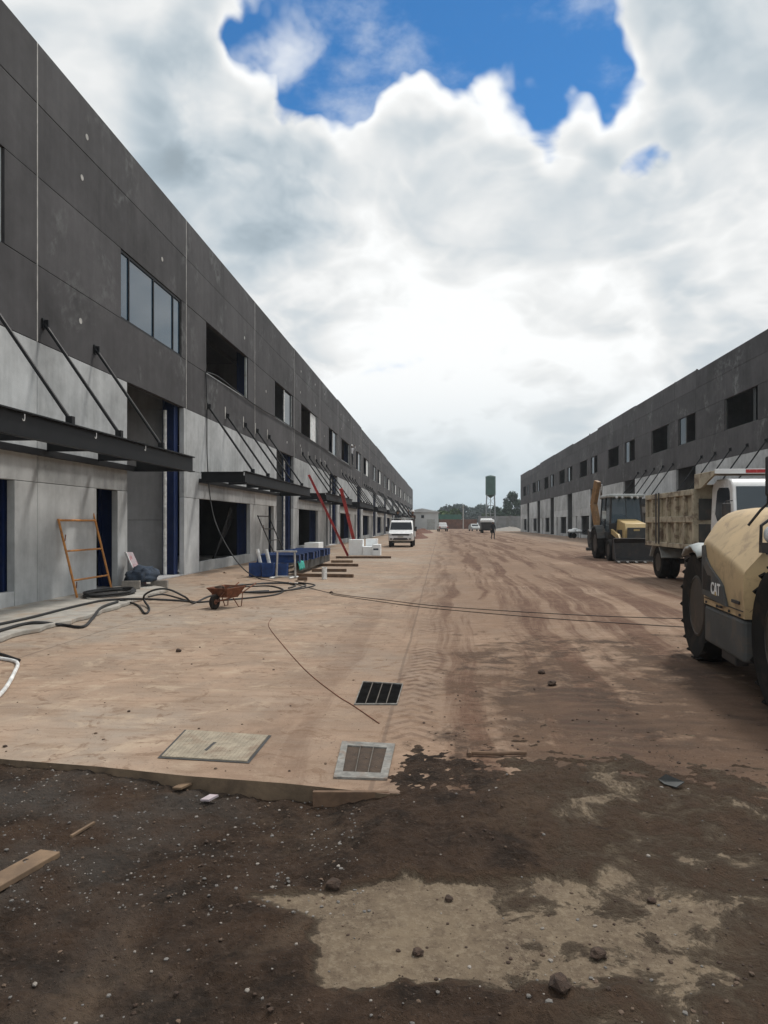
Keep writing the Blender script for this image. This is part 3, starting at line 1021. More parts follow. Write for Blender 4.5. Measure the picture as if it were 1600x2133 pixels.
# ------------------------------------------------------------------ wheels
def wheel(root, cx, cy, r, wd, side=-1, rim='rim', lugs=0, rimr=0.55, name='wheel'):
    """axle along x; outer face towards side*x; parts: wheel > tyre, rim"""
    h = wd / 2
    mb = MB()
    prof = [(r * rimr, -h * .8), (r * .80, -h), (r * .93, -h * .96), (r, -h * .66), (r, h * .66), (r * .93, h * .96), (r * .80, h), (r * rimr, h * .8)]
    mb.lathe(prof, (0, 0, 0), 'X', 28)
    if lugs:
        for i in range(lugs):
            for sg in (-1, 1):
                a = 2 * PI * (i + (0.5 if sg > 0 else 0)) / lugs
                a2 = a + 2 * PI * 0.9 / lugs
                q0 = Vector((sg * h * 0.02, math.cos(a) * r * 1.005, math.sin(a) * r * 1.005))
                q1 = Vector((sg * h * 0.96, math.cos(a2) * r * 0.975, math.sin(a2) * r * 0.975))
                mb.bar(q0, q1, r * 0.095, r * 0.030, up=(0, math.cos(a), math.sin(a)))
    ty = mb.build(name, 'tyre', root, smooth=True, loc=(cx, cy, r))
    mb = MB()
    o = side
    rp = [(r * rimr * 1.02, o * h * .82), (r * rimr * .95, o * h * .86), (r * rimr * .82, o * h * .45), (r * .30, o * h * .40), (r * .26, o * h * .62), (r * .1, o * h * .66), (0.0001, o * h * .66)]
    mb.lathe(rp, (0, 0, 0), 'X', 24)
    mb.lathe([(r * rimr * 1.02, -o * h * .78), (0.0001, -o * h * .7)], (0, 0, 0), 'X', 20)
    for i in range(6):
        a = 2 * PI * i / 6
        mb.lathe([(r * .03, o * h * .40), (r * .03, o * h * .52)], (0, math.cos(a) * r * .2 * 1.9, math.sin(a) * r * .2 * 1.9), 'X', 6)
    mb.build('rim', rim, ty, smooth=True)
    return ty


def text_mesh(body, size, mat, name, parent, mtx, extrude=0.002):
    cu = bpy.data.curves.new('lettering', 'FONT')
    cu.body = body
    cu.size = size
    cu.extrude = extrude
    cu.align_x = 'CENTER'
    cu.offset = size * 0.02
    o = bpy.data.objects.new('lettering', cu)
    COL.objects.link(o)
    dg = bpy.context.evaluated_depsgraph_get()
    me = bpy.data.meshes.new_from_object(o.evaluated_get(dg))
    bpy.data.objects.remove(o)
    me.materials.clear()
    me.materials.append(MATS[mat])
    me.transform(mtx)
    ob = bpy.data.objects.new(name, me)
    COL.objects.link(ob)
    ob.parent = parent
    return ob


# ------------------------------------------------------------------ telehandler, right edge
def telehandler():
    T = empty('telehandler', (2.83, 7.3, 0), R(-5.5))
    tag(T, 'muddy cream telehandler with big lugged tyres cut off by the right edge', 'telehandler')
    # engine pod between the wheels: loft of three sections, outer skin towards -x
    def sec(y, zr, xs, zt, x1=0.74, inset=0.0, drop=0.0):
        """outer skin: upright side, tight shoulder at zr, slope, softer turn onto the lid"""
        pts = [(0.70, 0.74), (-0.05 + inset, 0.74), (-0.062 + inset, 0.95), (-0.062 + inset, zr - 0.05)]
        a_, b_ = Vector((-0.062 + inset, zr)), Vector((xs, zt - 0.05))
        e_ = (b_ - a_).normalized()
        for q in (0.35, 0.7, 1.0):
            c0, c1 = Vector((-0.062 + inset, zr - 0.05)), a_ + e_ * 0.035
            pts.append(tuple((c0 * (1 - q) + a_ * q) * (1 - q) + (a_ * (1 - q) + c1 * q) * q))
        for q in (0.0, 0.25, 0.5, 0.75, 1.0):
            c0, c1 = b_ - e_ * 0.12, Vector((xs + 0.22, zt - 0.004))
            m_ = Vector((xs + 0.03, zt - 0.022))
            pts.append(tuple((c0 * (1 - q) + m_ * q) * (1 - q) + (m_ * (1 - q) + c1 * q) * q))
        pts += [(x1, zt), (x1, 1.0)]
        return [(x, y, z - (drop if z > 1.0 else 0)) for x, z in pts]
    rings = [sec(0.70, 1.30, 0.10, 1.62, inset=0.05, drop=0.02), sec(0.69, 1.34, 0.10, 1.68, inset=0.025), sec(0.66, 1.37, 0.11, 1.72, inset=0.008), sec(0.60, 1.40, 0.13, 1.755), sec(0.45, 1.40, 0.18, 1.765), sec(0.2, 1.35, 0.24, 1.765),
             sec(-0.05, 1.30, 0.27, 1.76), sec(-0.3, 1.25, 0.31, 1.745), sec(-0.55, 1.19, 0.35, 1.73), sec(-0.72, 1.15, 0.38, 1.715)]
    pod = MB().loft(rings).build('engine_hood', 'machine_cream', T, smooth=True)
    pan = [(0.60, 1.36), (0.52, 1.37), (0.46, 1.24), (0.40, 1.205), (0.30, 1.15), (-0.06, 1.03), (-0.14, 0.99), (-0.27, 0.80), (0.58, 0.84)]
    MB().prism(pan, 'X', -0.085, -0.058).build('vent_panel', 'machine_grey', pod, bevel=0.004)
    for i in range(9):
        yv = 0.54 - i * 0.035
        MB().box(-0.090, -0.086, yv - .006, yv + .006, 0.90, 1.06 + max(0, .1 - i * .02)).build('vent_slot', 'dark_part', pod)
    M = Matrix(((0, 0, -1, -0.088), (-1, 0, 0, 0.07), (0, 1, 0, 0.885), (0, 0, 0, 1)))
    text_mesh('CAT', 0.165, 'logo_white', 'lettering', pod, M)
    MB().prism([(0.145, 0.875), (0.005, 0.875), (0.075, 0.94)], 'X', -0.0865, -0.0875).build('logo_triangle', 'machine_yellow', pod)
    MB().box(-0.09, -0.066, -0.1, -0.02, 0.765, 0.785).build('hood_latch', 'dark_part', pod)
    MB().box(-0.066, -0.0605, -0.71, 0.60, 0.803, 0.811).build('panel_seam', 'dark_part', pod)
    MB().box(-0.075, -0.060, -0.62, -0.40, 0.86, 0.89).build('grab_handle', 'dark_part', pod, bevel=0.004)
    for yb_ in (0.5, 0.1, -0.3, -0.62):
        MB().lathe([(0.014, -0.072), (0.014, -0.058)], (0, yb_, 0.765), 'X', 8).build('bolt', 'dark_part', pod)
    MB().box(-0.055, 0.6, -0.70, 0.60, 0.34, 0.725).build('fuel_tank', 'machine_grey', T, bevel=0.03)
    MB().box(-0.02, 0.1, -0.35, 0.1, 0.25, 0.335).build('tank_guard', 'dark_part', T, bevel=0.01)
    mb = MB()
    mb.box(0.55, 1.35, -2.1, 2.2, 0.45, 0.95)
    mb.box(0.3, 1.6, -1.42, -1.18, 0.52, 0.72)
    mb.box(0.3, 1.6, 1.18, 1.42, 0.52, 0.72)
    mb.build('chassis', 'dark_part', T, bevel=0.02)
    for sy in (-1.3, 1.3):
        wheel(T, 0.21, sy, 0.635, 0.42, -1, 'rim', 18)
        wheel(T, 1.89, sy, 0.635, 0.42, 1, 'rim', 18)
    # pale mudguards over the tyres
    for sy, nm in ((1.3, 'mudguard'),):
        ring1, ring2 = [], []
        for i in range(9):
            a = R(58 + 64 * i / 8)
            wob = 0.015 * math.sin(i * 2.2)
            ring1.append((-0.05, sy - math.cos(a) * 0.69, 0.635 + math.sin(a) * (0.70 + wob)))
            ring2.append((0.45, sy - math.cos(a) * 0.69, 0.635 + math.sin(a) * (0.72 + wob)))
        o = MB().loft([ring1, [(x + .1, y, z + .03) for x, y, z in ring1], ring2], closed=False, caps=False).build(nm, 'pale_grey', T, smooth=True)
        sm = o.modifiers.new('solid', 'SOLIDIFY')
        sm.thickness = 0.03
    # boom, cab and mirrors
    mb = MB()
    mb.bar((1.0, 2.6, 1.25), (1.0, -2.4, 1.95), 0.34, 0.42)
    mb.bar((1.0, 3.3, 1.15), (1.0, 2.0, 1.34), 0.26, 0.32)
    mb.build('boom', 'machine_cream', T, bevel=0.02)
    cab = [(0.75, 0.75), (0.7, 1.5), (0.45, 2.35), (-0.55, 2.38), (-0.75, 1.5), (-0.75, 0.75)]
    c = MB().prism(cab, 'X', 1.28, 2.05).build('cab', 'machine_grey', T, bevel=0.03)
    MB().prism([(0.66, 1.5), (0.45, 2.25), (-0.5, 2.28), (-0.66, 1.5)], 'X', 1.27, 1.275).build('cab_glass', 'glass_dark', c)
    mb = MB()
    mb.tube([(0.03, -0.55, 1.58), (0.12, -0.60, 1.72), (0.16, -0.66, 1.78), (0.16, -0.68, 2.05)], 0.012, 8)
    a = mb.build('mirror_arm', 'dark_part', T, smooth=True)
    MB().box(0.125, 0.33, -0.73, -0.68, 1.84, 2.20).build('mirror', 'dark_part', a, bevel=0.02)
    mb = MB()
    mb.tube([(0.12, -0.78, 1.33), (0.055, -0.80, 1.42), (0.06, -0.80, 1.58), (0.16, -0.79, 1.655), (0.3, -0.78, 1.66)], 0.014, 8)
    mb.box(0.05, 0.11, -0.84, -0.77, 1.34, 1.43)
    b = mb.build('lamp_guard', 'dark_part', T, smooth=True)
    MB().lathe([(0.0001, -0.05), (0.05, -0.045), (0.085, -0.01), (0.09, 0.03), (0.06, 0.06), (0.0001, 0.065)], (0.17, -0.82, 1.50), 'Y', 18).build('work_lamp', 'lamp_glass', b, smooth=True)
    return T


telehandler()


# ------------------------------------------------------------------ dump truck
def dump_truck():
    T = empty('dump_truck', (7.4, 19.0, 0))
    tag(T, 'pale dump truck with ribbed tipper bed and white cab behind the telehandler', 'truck')
    # cab: y from -3.0 (front) to -1.6
    prof = [(-3.0, 0.72), (-3.02, 1.45), (-2.92, 1.68), (-2.72, 2.44), (-2.60, 2.56), (-2.40, 2.62), (-1.75, 2.62), (-1.58, 2.54), (-1.52, 2.4), (-1.52, 0.9), (-2.0, 0.86), (-2.1, 1.02), (-2.55, 1.04), (-2.68, 0.72)]
    cab = MB().shell(prof, lambda y, z: 1.02 - max(0, z - 1.6) * 0.07).build('cab', 'white_paint', T, smooth=True, bevel=0.035, seg=3)
    # windscreen frame is the shell; the glass sits just proud of its slope
    def wsx(z): return 0.95 - max(0, z - 1.6) * 0.07
    def wsy(z): return -2.92 + (z - 1.68) * (0.20 / 0.76) - 0.012
    mb = MB()
    z0, z1 = 1.66, 2.42
    mb.add([(-wsx(z0), wsy(z0), z0), (wsx(z0), wsy(z0), z0), (wsx(z1), wsy(z1), z1), (-wsx(z1), wsy(z1), z1),
            (-wsx(z0), wsy(z0) + .01, z0), (wsx(z0), wsy(z0) + .01, z0), (wsx(z1), wsy(z1) + .01, z1), (-wsx(z1), wsy(z1) + .01, z1)],
           [(0, 1, 2, 3), (7, 6, 5, 4), (0, 4, 5, 1), (1, 5, 6, 2), (2, 6, 7, 3), (3, 7, 4, 0)])
    mb.build('windscreen', 'glass_cab', cab)
    for sx in (-1, 1):
        win = [(-2.74, 1.70), (-2.58, 2.32), (-2.50, 2.40), (-1.98, 2.42), (-1.88, 2.34), (-1.86, 1.82), (-2.0, 1.66), (-2.3, 1.58)]
        mb = MB()
        n = len(win)
        hx = lambda z: 1.02 - max(0, z - 1.6) * 0.07
        vs = [(sx * (hx(z) + 0.012), y, z) for y, z in win] + [(sx * (hx(z) + 0.001), y, z) for y, z in win]
        mb.add(vs, [tuple(range(n)), tuple(range(2 * n - 1, n - 1, -1))] + [(i, i + n, (i + 1) % n + n, (i + 1) % n) for i in range(n)])
        mb.build('side_window', 'glass_dark', cab)
        mb = MB().box(sx * 1.022, sx * 1.05, -2.02, -1.9, 1.42, 1.47)
        mb.build('door_handle', 'dark_part', cab)
        mb = MB()
        mb.tube([(sx * 1.02, -2.85, 2.1), (sx * 1.20, -2.98, 2.08), (sx * 1.2, -2.98, 1.55), (sx * 1.03, -2.9, 1.5)], 0.014, 8)
        arm = mb.build('mirror_arm', 'dark_part', cab, smooth=True)
        MB().box(sx * 1.11, sx * 1.29, -3.02, -2.96, 1.66, 2.04).build('mirror', 'dark_part', arm, bevel=0.02)
        MB().box(sx * 0.62, sx * 0.92, -3.04, -3.0, 0.95, 1.15).build('headlight', 'lamp_glass', cab, bevel=0.015)
    MB().box(-1.03, 1.03, -3.14, -3.0, 0.48, 0.80).build('bumper', 'white_paint', T, bevel=0.03)
    MB().box(-0.6, 0.6, -3.045, -3.015, 0.95, 1.4).build('grille', 'dark_part', cab, bevel=0.01)
    mb = MB()
    mb.tube([(0.30 + 0.2 * math.cos(q), -2.62 + 0.05 * math.sin(q), 1.72 + 0.17 * math.sin(q)) for q in [2 * PI * i / 20 for i in range(21)]], 0.016, 6)
    mb.build('steering_wheel', 'dark_part', cab, smooth=True)
    mb = MB()
    mb.box(-0.42, -0.30, -2.6, 2.85, 0.62, 0.86)
    mb.box(0.30, 0.42, -2.6, 2.85, 0.62, 0.86)
    mb.box(-0.9, 0.9, 2.22, 2.38, 0.42, 0.58)
    mb.box(-0.9, 0.9, -2.4, -2.26, 0.42, 0.58)
    mb.box(-1.0, -0.45, -0.9, 0.3, 0.45, 0.85)
    mb.box(0.45, 1.0, -1.1, 0.6, 0.45, 0.85)
    mb.build('chassis', 'dark_part', T, bevel=0.01)
    for sx in (-1, 1):
        wheel(T, sx * 0.92, -2.33, 0.47, 0.28, sx, 'rim_white')
        wheel(T, sx * 0.98, 2.3, 0.47, 0.24, sx, 'rim', 0)
        wheel(T, sx * 0.70, 2.3, 0.47, 0.24, sx, 'rim', 0)
        mb = MB()
        arc = [(2.3 + 0.62 * math.cos(a), 0.42 + 0.62 * math.sin(a)) for a in [R(20 + 140 * i / 8) for i in range(9)]]
        arc += [(2.3 + 0.57 * math.cos(a), 0.42 + 0.57 * math.sin(a)) for a in [R(160 - 140 * i / 8) for i in range(9)]]
        mb.prism(arc, 'X', sx * 0.55, sx * 1.15)
        mb.build('mudguard', 'pale_grey', T)
    # tipper bed
    hb = 1.21
    bed = MB()
    bed.box(-hb + .06, hb - .06, -1.02, 3.0, 0.95, 1.03)
    bed.box(-hb + .06, -hb + .11, -1.02, 3.0, 1.03, 2.38)
    bed.box(hb - .11, hb - .06, -1.02, 3.0, 1.03, 2.38)
    bed.box(-hb + .06, hb - .06, 2.94, 3.0, 1.03, 2.3)
    bed.box(-hb + .06, hb - .06, -1.06, -1.0, 0.95, 2.55)
    bed = bed.build('tipper_bed', 'bed_paint', T, bevel=0.008)
    for sx in (-1, 1):
        for z0, z1 in ((0.95, 1.07), (1.62, 1.78), (2.30, 2.44)):
            MB().box(sx * (hb - .06), sx * (hb + .03), -1.06, 3.02, z0, z1).build('side_rail', 'bed_paint', bed, bevel=0.01)
        for i in range(7):
            yy = -1.03 + i * 0.67
            for z0, z1 in ((1.07, 1.62), (1.78, 2.30)):
                MB().box(sx * (hb - .06), sx * (hb + .02), yy - .03, yy + (.10 if i < 6 else .05), z0, z1).build('side_rib', 'bed_paint', bed, bevel=0.008)
    # two dark tie straps over the bed side
    for yy in (1.62, 1.88):
        MB().box(-hb - .045, -hb - .032, yy, yy + .09, 1.02, 2.46).build('tie_strap', 'dark_part', bed)
    mb = MB()
    mb.box(-hb + .1, -0.02, -1.09, -1.065, 1.10, 1.58)
    mb.box(-hb + .1, -0.02, -1.09, -1.065, 1.68, 2.20)
    mb.build('bulkhead_panel', 'machine_grey', bed)
    # cab protector
    MB().box(-hb, hb, -2.35, -1.06, 2.76, 2.80).build('cab_protector', 'bed_paint', bed, bevel=0.008)
    edge_ = MB().box(-hb - .01, hb + .01, -2.40, -2.352, 2.72, 2.83).build('protector_edge', 'white_paint', bed, bevel=0.008)
    for x0, x1 in ((-0.55, -0.10), (0.35, 0.8)):
        MB().box(x0, x1, -2.406, -2.401, 2.735, 2.815).build('red_tape', 'tail_red', bed)
    for sx in (-1, 1):
        MB().prism([(-1.06, 2.44), (-1.06, 2.76), (-2.34, 2.76), (-2.34, 2.72), (-1.5, 2.44)], 'X', sx * hb, sx * (hb - .05)).build('protector_gusset', 'bed_paint', bed)
    mb = MB()
    rr = random.Random(4)
    heap = []
    for i in range(14):
        for j in range(20):
            x = -1.02 + 2.04 * i / 13
            y = -0.95 + 3.85 * j / 19
            heap.append((x, y, 2.2 + 0.42 * (1 - (x / 1.1) ** 2) * (0.4 + 0.6 * math.exp(-((y + .3) / .9) ** 2)) + rr.uniform(-.04, .04)))
    mb.add(heap, [(i * 20 + j, i * 20 + j + 1, (i + 1) * 20 + j + 1, (i + 1) * 20 + j) for i in range(13) for j in range(19)])
    tag(mb.build('soil_load', 'clod', bed), kind='stuff')
    return T


dump_truck()


# ------------------------------------------------------------------ backhoe loader
def backhoe():
    T = empty('backhoe_loader', (8.1, 32.0, 0))
    tag(T, 'yellow backhoe loader with glazed cab and front bucket beyond the dump truck', 'backhoe')
    for sx in (-1, 1):
        wheel(T, sx * 0.88, 1.15, 0.70, 0.46, sx, 'rim', 16)
        wheel(T, sx * 0.84, -1.0, 0.46, 0.32, sx, 'rim', 14)
        a = [(1.15 + 0.80 * math.cos(q), 0.72 + 0.80 * math.sin(q)) for q in [R(15 + 150 * i / 8) for i in range(9)]]
        a += [(1.15 + 0.74 * math.cos(q), 0.72 + 0.74 * math.sin(q)) for q in [R(165 - 150 * i / 8) for i in range(9)]]
        MB().prism(a, 'X', sx * 0.62, sx * 1.12).build('mudguard', 'machine_grey', T)
    mb = MB()
    mb.box(-0.42, 0.42, -1.9, 2.2, 0.55, 0.95)
    mb.box(-0.75, 0.75, -1.08, -0.92, 0.38, 0.54)
    mb.box(-0.75, 0.75, 1.05, 1.25, 0.58, 0.78)
    mb.box(-0.6, 0.6, 2.2, 2.45, 0.4, 1.3)
    mb.build('chassis', 'dark_part', T, bevel=0.02)
    hp = [(-1.75, 0.92), (-1.80, 1.35), (-1.62, 1.60), (-0.2, 1.78), (-0.2, 0.95)]
    hood = MB().shell(hp, lambda y, z: 0.47 - max(0, z - 1.3) * 0.14).build('engine_hood', 'machine_yellow', T, smooth=True, bevel=0.03)
    MB().box(-0.38, 0.38, -1.815, -1.78, 0.98, 1.42).build('grille', 'machine_grey', hood, bevel=0.01)
    MB().box(-0.12, 0.12, -1.822, -1.816, 1.28, 1.36).build('badge', 'machine_yellow', hood)
    for sx in (-1, 1):
        MB().box(sx * 0.474, sx * 0.482, -1.35, -0.55, 1.02, 1.32).build('hood_vent', 'dark_part', hood)
    # cab frame
    cab = MB()
    for sx in (-1, 1):
        cab.bar((sx * 0.70, -0.18, 1.15), (sx * 0.62, -0.02, 2.74), 0.08, 0.08)
        cab.bar((sx * 0.74, 1.55, 1.25), (sx * 0.66, 1.48, 2.74), 0.08, 0.08)
        cab.bar((sx * 0.76, 0.72, 1.0), (sx * 0.66, 0.72, 2.74), 0.06, 0.06)
        cab.box(sx * 0.72, sx * 0.79, -0.2, 1.55, 0.95, 1.22)
    cab.box(-0.75, 0.75, -0.2, -0.15, 0.95, 1.6)
    cab.bar((0, -0.165, 1.6), (0, -0.02, 2.74), 0.035, 0.035)
    cab.box(-0.75, 0.75, -0.2, 1.55, 0.88, 0.95)
    cab.box(-0.28, 0.28, 0.5, 1.0, 0.95, 1.42)
    cab.box(-0.26, 0.26, 0.92, 1.02, 1.42, 1.98)
    cab = cab.build('cab_frame', 'dark_part', T, bevel=0.012)
    MB().box(-0.74, 0.74, -0.28, 1.62, 2.74, 2.88).build('cab_roof', 'pale_grey', cab, bevel=0.04)
    mb = MB()
    mb.add([(-0.66, -0.175, 1.6), (0.66, -0.175, 1.6), (0.60, -0.035, 2.73), (-0.60, -0.035, 2.73)], [(0, 1, 2, 3)])
    gl = mb.build('windscreen', 'glass_cab', cab)
    sm = gl.modifiers.new('solid', 'SOLIDIFY')
    sm.thickness = 0.008
    for sx in (-1, 1):
        mb = MB()
        mb.add([(sx * 0.72, -0.13, 1.22), (sx * 0.745, 1.5, 1.22), (sx * 0.665, 1.46, 2.73), (sx * 0.635, 0.0, 2.73)], [(0, 1, 2, 3)])
        gl = mb.build('side_glass', 'glass_cab', cab)
        gl.modifiers.new('solid', 'SOLIDIFY').thickness = 0.008
        for xx in (0.2, 0.45):
            MB().lathe([(0.0001, -0.03), (0.05, -0.02), (0.055, 0.02), (0.02, 0.05)], (sx * xx, -0.31, 2.73), 'Y', 12).build('roof_lamp', 'lamp_glass', cab, smooth=True)
        arm = MB().tube([(sx * 0.68, -0.12, 2.35), (sx * 0.98, -0.28, 2.3), (sx * 0.98, -0.28, 2.1)], 0.015, 8).build('mirror_arm', 'dark_part', cab)
        MB().box(sx * 0.89, sx * 1.07, -0.31, -0.26, 1.78, 2.14).build('mirror', 'pale_grey', arm, bevel=0.02)
        # loader arms
        mb = MB()
        mb.bar((sx * 0.62, 0.1, 1.30), (sx * 0.62, -1.35, 1.02), 0.10, 0.20)
        mb.bar((sx * 0.62, -1.30, 1.08), (sx * 0.62, -2.35, 0.42), 0.10, 0.18)
        mb.build('loader_arm', 'machine_yellow', T, bevel=0.01)
        mb = MB().tube([(sx * 0.62, -0.3, 0.85), (sx * 0.62, -1.5, 0.9)], 0.05, 10)
        mb.build('hydraulic_ram', 'dark_part', T, smooth=True)
    # front bucket
    bp = [(-2.30, 0.12), (-2.95, 0.06), (-2.97, 0.09), (-2.42, 0.18), (-2.38, 0.80), (-2.52, 0.98), (-2.50, 1.0), (-2.28, 0.86)]
    bk = MB().prism(bp, 'X', -1.12, 1.12)
    for sx in (-1, 1):
        bk.prism([(-2.30, 0.12), (-2.95, 0.07), (-2.50, 0.98), (-2.28, 0.86)], 'X', sx * 1.12, sx * 1.09)
    bk = bk.build('loader_bucket', 'dark_part', T, bevel=0.006)
    for i in range(7):
        x = -1.02 + i * 0.34
        MB().prism([(-2.94, 0.055), (-3.12, 0.04), (-2.94, 0.10)], 'X', x - .05, x + .05).build('bucket_tooth', 'dark_part', bk)
    # rear boom folded upright
    mb = MB()
    mb.bar((-0.55, 2.55, 0.9), (-0.72, 3.1, 2.55), 0.22, 0.34)
    bm_ = mb.build('boom', 'machine_orange', T, bevel=0.015)
    mb = MB()
    mb.bar((-0.72, 3.1, 2.5), (-0.60, 2.75, 3.62), 0.20, 0.34)
    mb.bar((-0.72, 3.25, 2.5), (-0.66, 3.05, 3.1), 0.16, 0.2)
    mb.build('dipper_arm', 'machine_orange', bm_, bevel=0.015)
    MB().tube([(-0.44, 2.8, 2.75), (-0.42, 2.68, 3.45)], 0.05, 10).build('hydraulic_ram', 'chrome', bm_, smooth=True)
    mb = MB()
    mb.prism([(3.1, 0.5), (3.5, 0.45), (3.75, 0.9), (3.5, 1.3), (3.15, 1.2)], 'X', -0.9, -0.4)
    mb.build('rear_bucket', 'dark_part', bm_)
    for sx in (-1, 1):
        mb = MB()
        mb.bar((sx * 0.75, 2.4, 1.35), (sx * 1.02, 2.5, 0.45), 0.14, 0.14)
        mb.box(sx * 0.85, sx * 1.18, 2.35, 2.65, 0.30, 0.45)
        mb.build('stabiliser', 'machine_grey', T, bevel=0.01)
    return T


backhoe()


# ------------------------------------------------------------------ light vehicles
def light_truck(name, label, loc, rz=0.0, cat='truck', group=None):
    """small cab-forward truck with a short bonnet and a flat bed, nose towards -y"""
    T = empty(name, loc, rz)
    tag(T, label, cat, group)
    prof = [(-2.05, 0.42), (-2.12, 0.62), (-2.08, 0.82), (-1.95, 0.95), (-1.28, 1.12), (-0.80, 1.70), (-0.62, 1.79), (0.05, 1.81), (0.15, 1.74), (0.18, 0.42), (-1.0, 0.40), (-1.1, 0.62), (-1.3, 0.72), (-1.55, 0.62), (-1.66, 0.42)]
    hw = lambda y, z: 0.84 - max(0, z - 1.0) * 0.14 - (0.05 if y < -2.0 else 0)
    body = MB().shell(prof, hw).build('cab', 'white_paint', T, smooth=True, bevel=0.07, seg=4)
    mb = MB()
    a, b = (-1.245, 1.165), (-0.835, 1.66)
    n = Vector((0, -(b[1] - a[1]), (b[0] - a[0]))).normalized() * 0.012
    for q in (1,):
        vs = [(-hw(*a) + .07, a[0] + n.y, a[1] + n.z), (hw(*a) - .07, a[0] + n.y, a[1] + n.z), (hw(*b) - .06, b[0] + n.y, b[1] + n.z), (-hw(*b) + .06, b[0] + n.y, b[1] + n.z)]
        vs += [(x, y - n.y, z - n.z) for x, y, z in vs]
        mb.add(vs, [(0, 1, 2, 3), (7, 6, 5, 4), (0, 4, 5, 1), (1, 5, 6, 2), (2, 6, 7, 3), (3, 7, 4, 0)])
    mb.build('windscreen', 'glass_dark', body)
    mb = MB().prism([(-0.55, 0.80), (0.55, 0.80), (0.62, 0.90), (-0.62, 0.90)], 'Y', -2.125, -2.06)
    mb.build('grille', 'dark_part', body, bevel=0.008)
    MB().prism([(-0.5, 0.50), (0.5, 0.50), (0.44, 0.62), (-0.44, 0.62)], 'Y', -2.145, -2.06).build('air_intake', 'dark_part', body, bevel=0.008)
    MB().box(-0.19, 0.19, -2.15, -2.135, 0.66, 0.76).build('number_plate', 'sealant', body)
    for sx in (-1, 1):
        MB().prism([(sx * 0.42, 0.74), (sx * 0.76, 0.80), (sx * 0.79, 0.96), (sx * 0.60, 0.90)], 'Y', -2.11, -1.98).build('headlight', 'lamp_glass', body, bevel=0.01)
        MB().box(sx * 0.56, sx * 0.70, -2.14, -2.05, 0.52, 0.60).build('fog_lamp', 'dark_part', body, bevel=0.01)
        win = [(-1.08, 1.17), (-0.74, 1.60), (0.02, 1.66), (0.06, 1.13)]
        mb = MB()
        vs = [(sx * (hw(*q) + 0.010), *q) for q in win] + [(sx * (hw(*q) - 0.01), *q) for q in win]
        mb.add(vs, [(0, 1, 2, 3), (7, 6, 5, 4), (0, 4, 5, 1), (1, 5, 6, 2), (2, 6, 7, 3), (3, 7, 4, 0)])
        mb.build('side_window', 'glass_dark', body)
        arm = MB().tube([(sx * 0.80, -1.18, 1.12), (sx * 0.98, -1.2, 1.16)], 0.02, 6).build('mirror_arm', 'dark_part', body)
        MB().box(sx * 0.90, sx * 1.06, -1.24, -1.17, 1.06, 1.38).build('mirror', 'dark_part', arm, bevel=0.025)
        wheel(T, sx * 0.72, -1.32, 0.31, 0.19, sx, 'rim_white')
        wheel(T, sx * 0.74, 1.35, 0.31, 0.19, sx, 'rim_white')
        MB().box(sx * 0.86, sx * 0.83, 0.26, 2.35, 0.72, 1.08).build('side_board', 'white_paint', T, bevel=0.01)
    mb = MB()
    mb.box(-0.86, 0.86, 0.26, 2.35, 0.64, 0.715)
    mb.box(-0.35, 0.35, -1.5, 2.3, 0.42, 0.6)
    mb.box(-0.7, 0.7, 1.28, 1.42, 0.27, 0.36)
    mb.box(-0.7, 0.7, -1.39, -1.25, 0.27, 0.36)
    mb.build('load_bed', 'pale_grey', T, bevel=0.008)
    MB().box(-0.83, 0.83, 2.32, 2.35, 0.72, 1.08).build('tailgate', 'white_paint', T, bevel=0.01)
    rack = MB().tube([(-0.8, 0.3, 0.72), (-0.8, 0.3, 1.95), (0.8, 0.3, 1.95), (0.8, 0.3, 0.72)], 0.025, 8)
    rack = rack.build('head_rack', 'pale_grey', T)
    MB().tube([(-0.78, 0.3, 1.5), (0.78, 0.3, 1.5)], 0.02, 8).build('rack_bar', 'pale_grey', rack)
    return T


light_truck('light_truck', 'small white flatbed truck with open bed parked nose-on by the left wall', (-2.66, 49.2, 0))


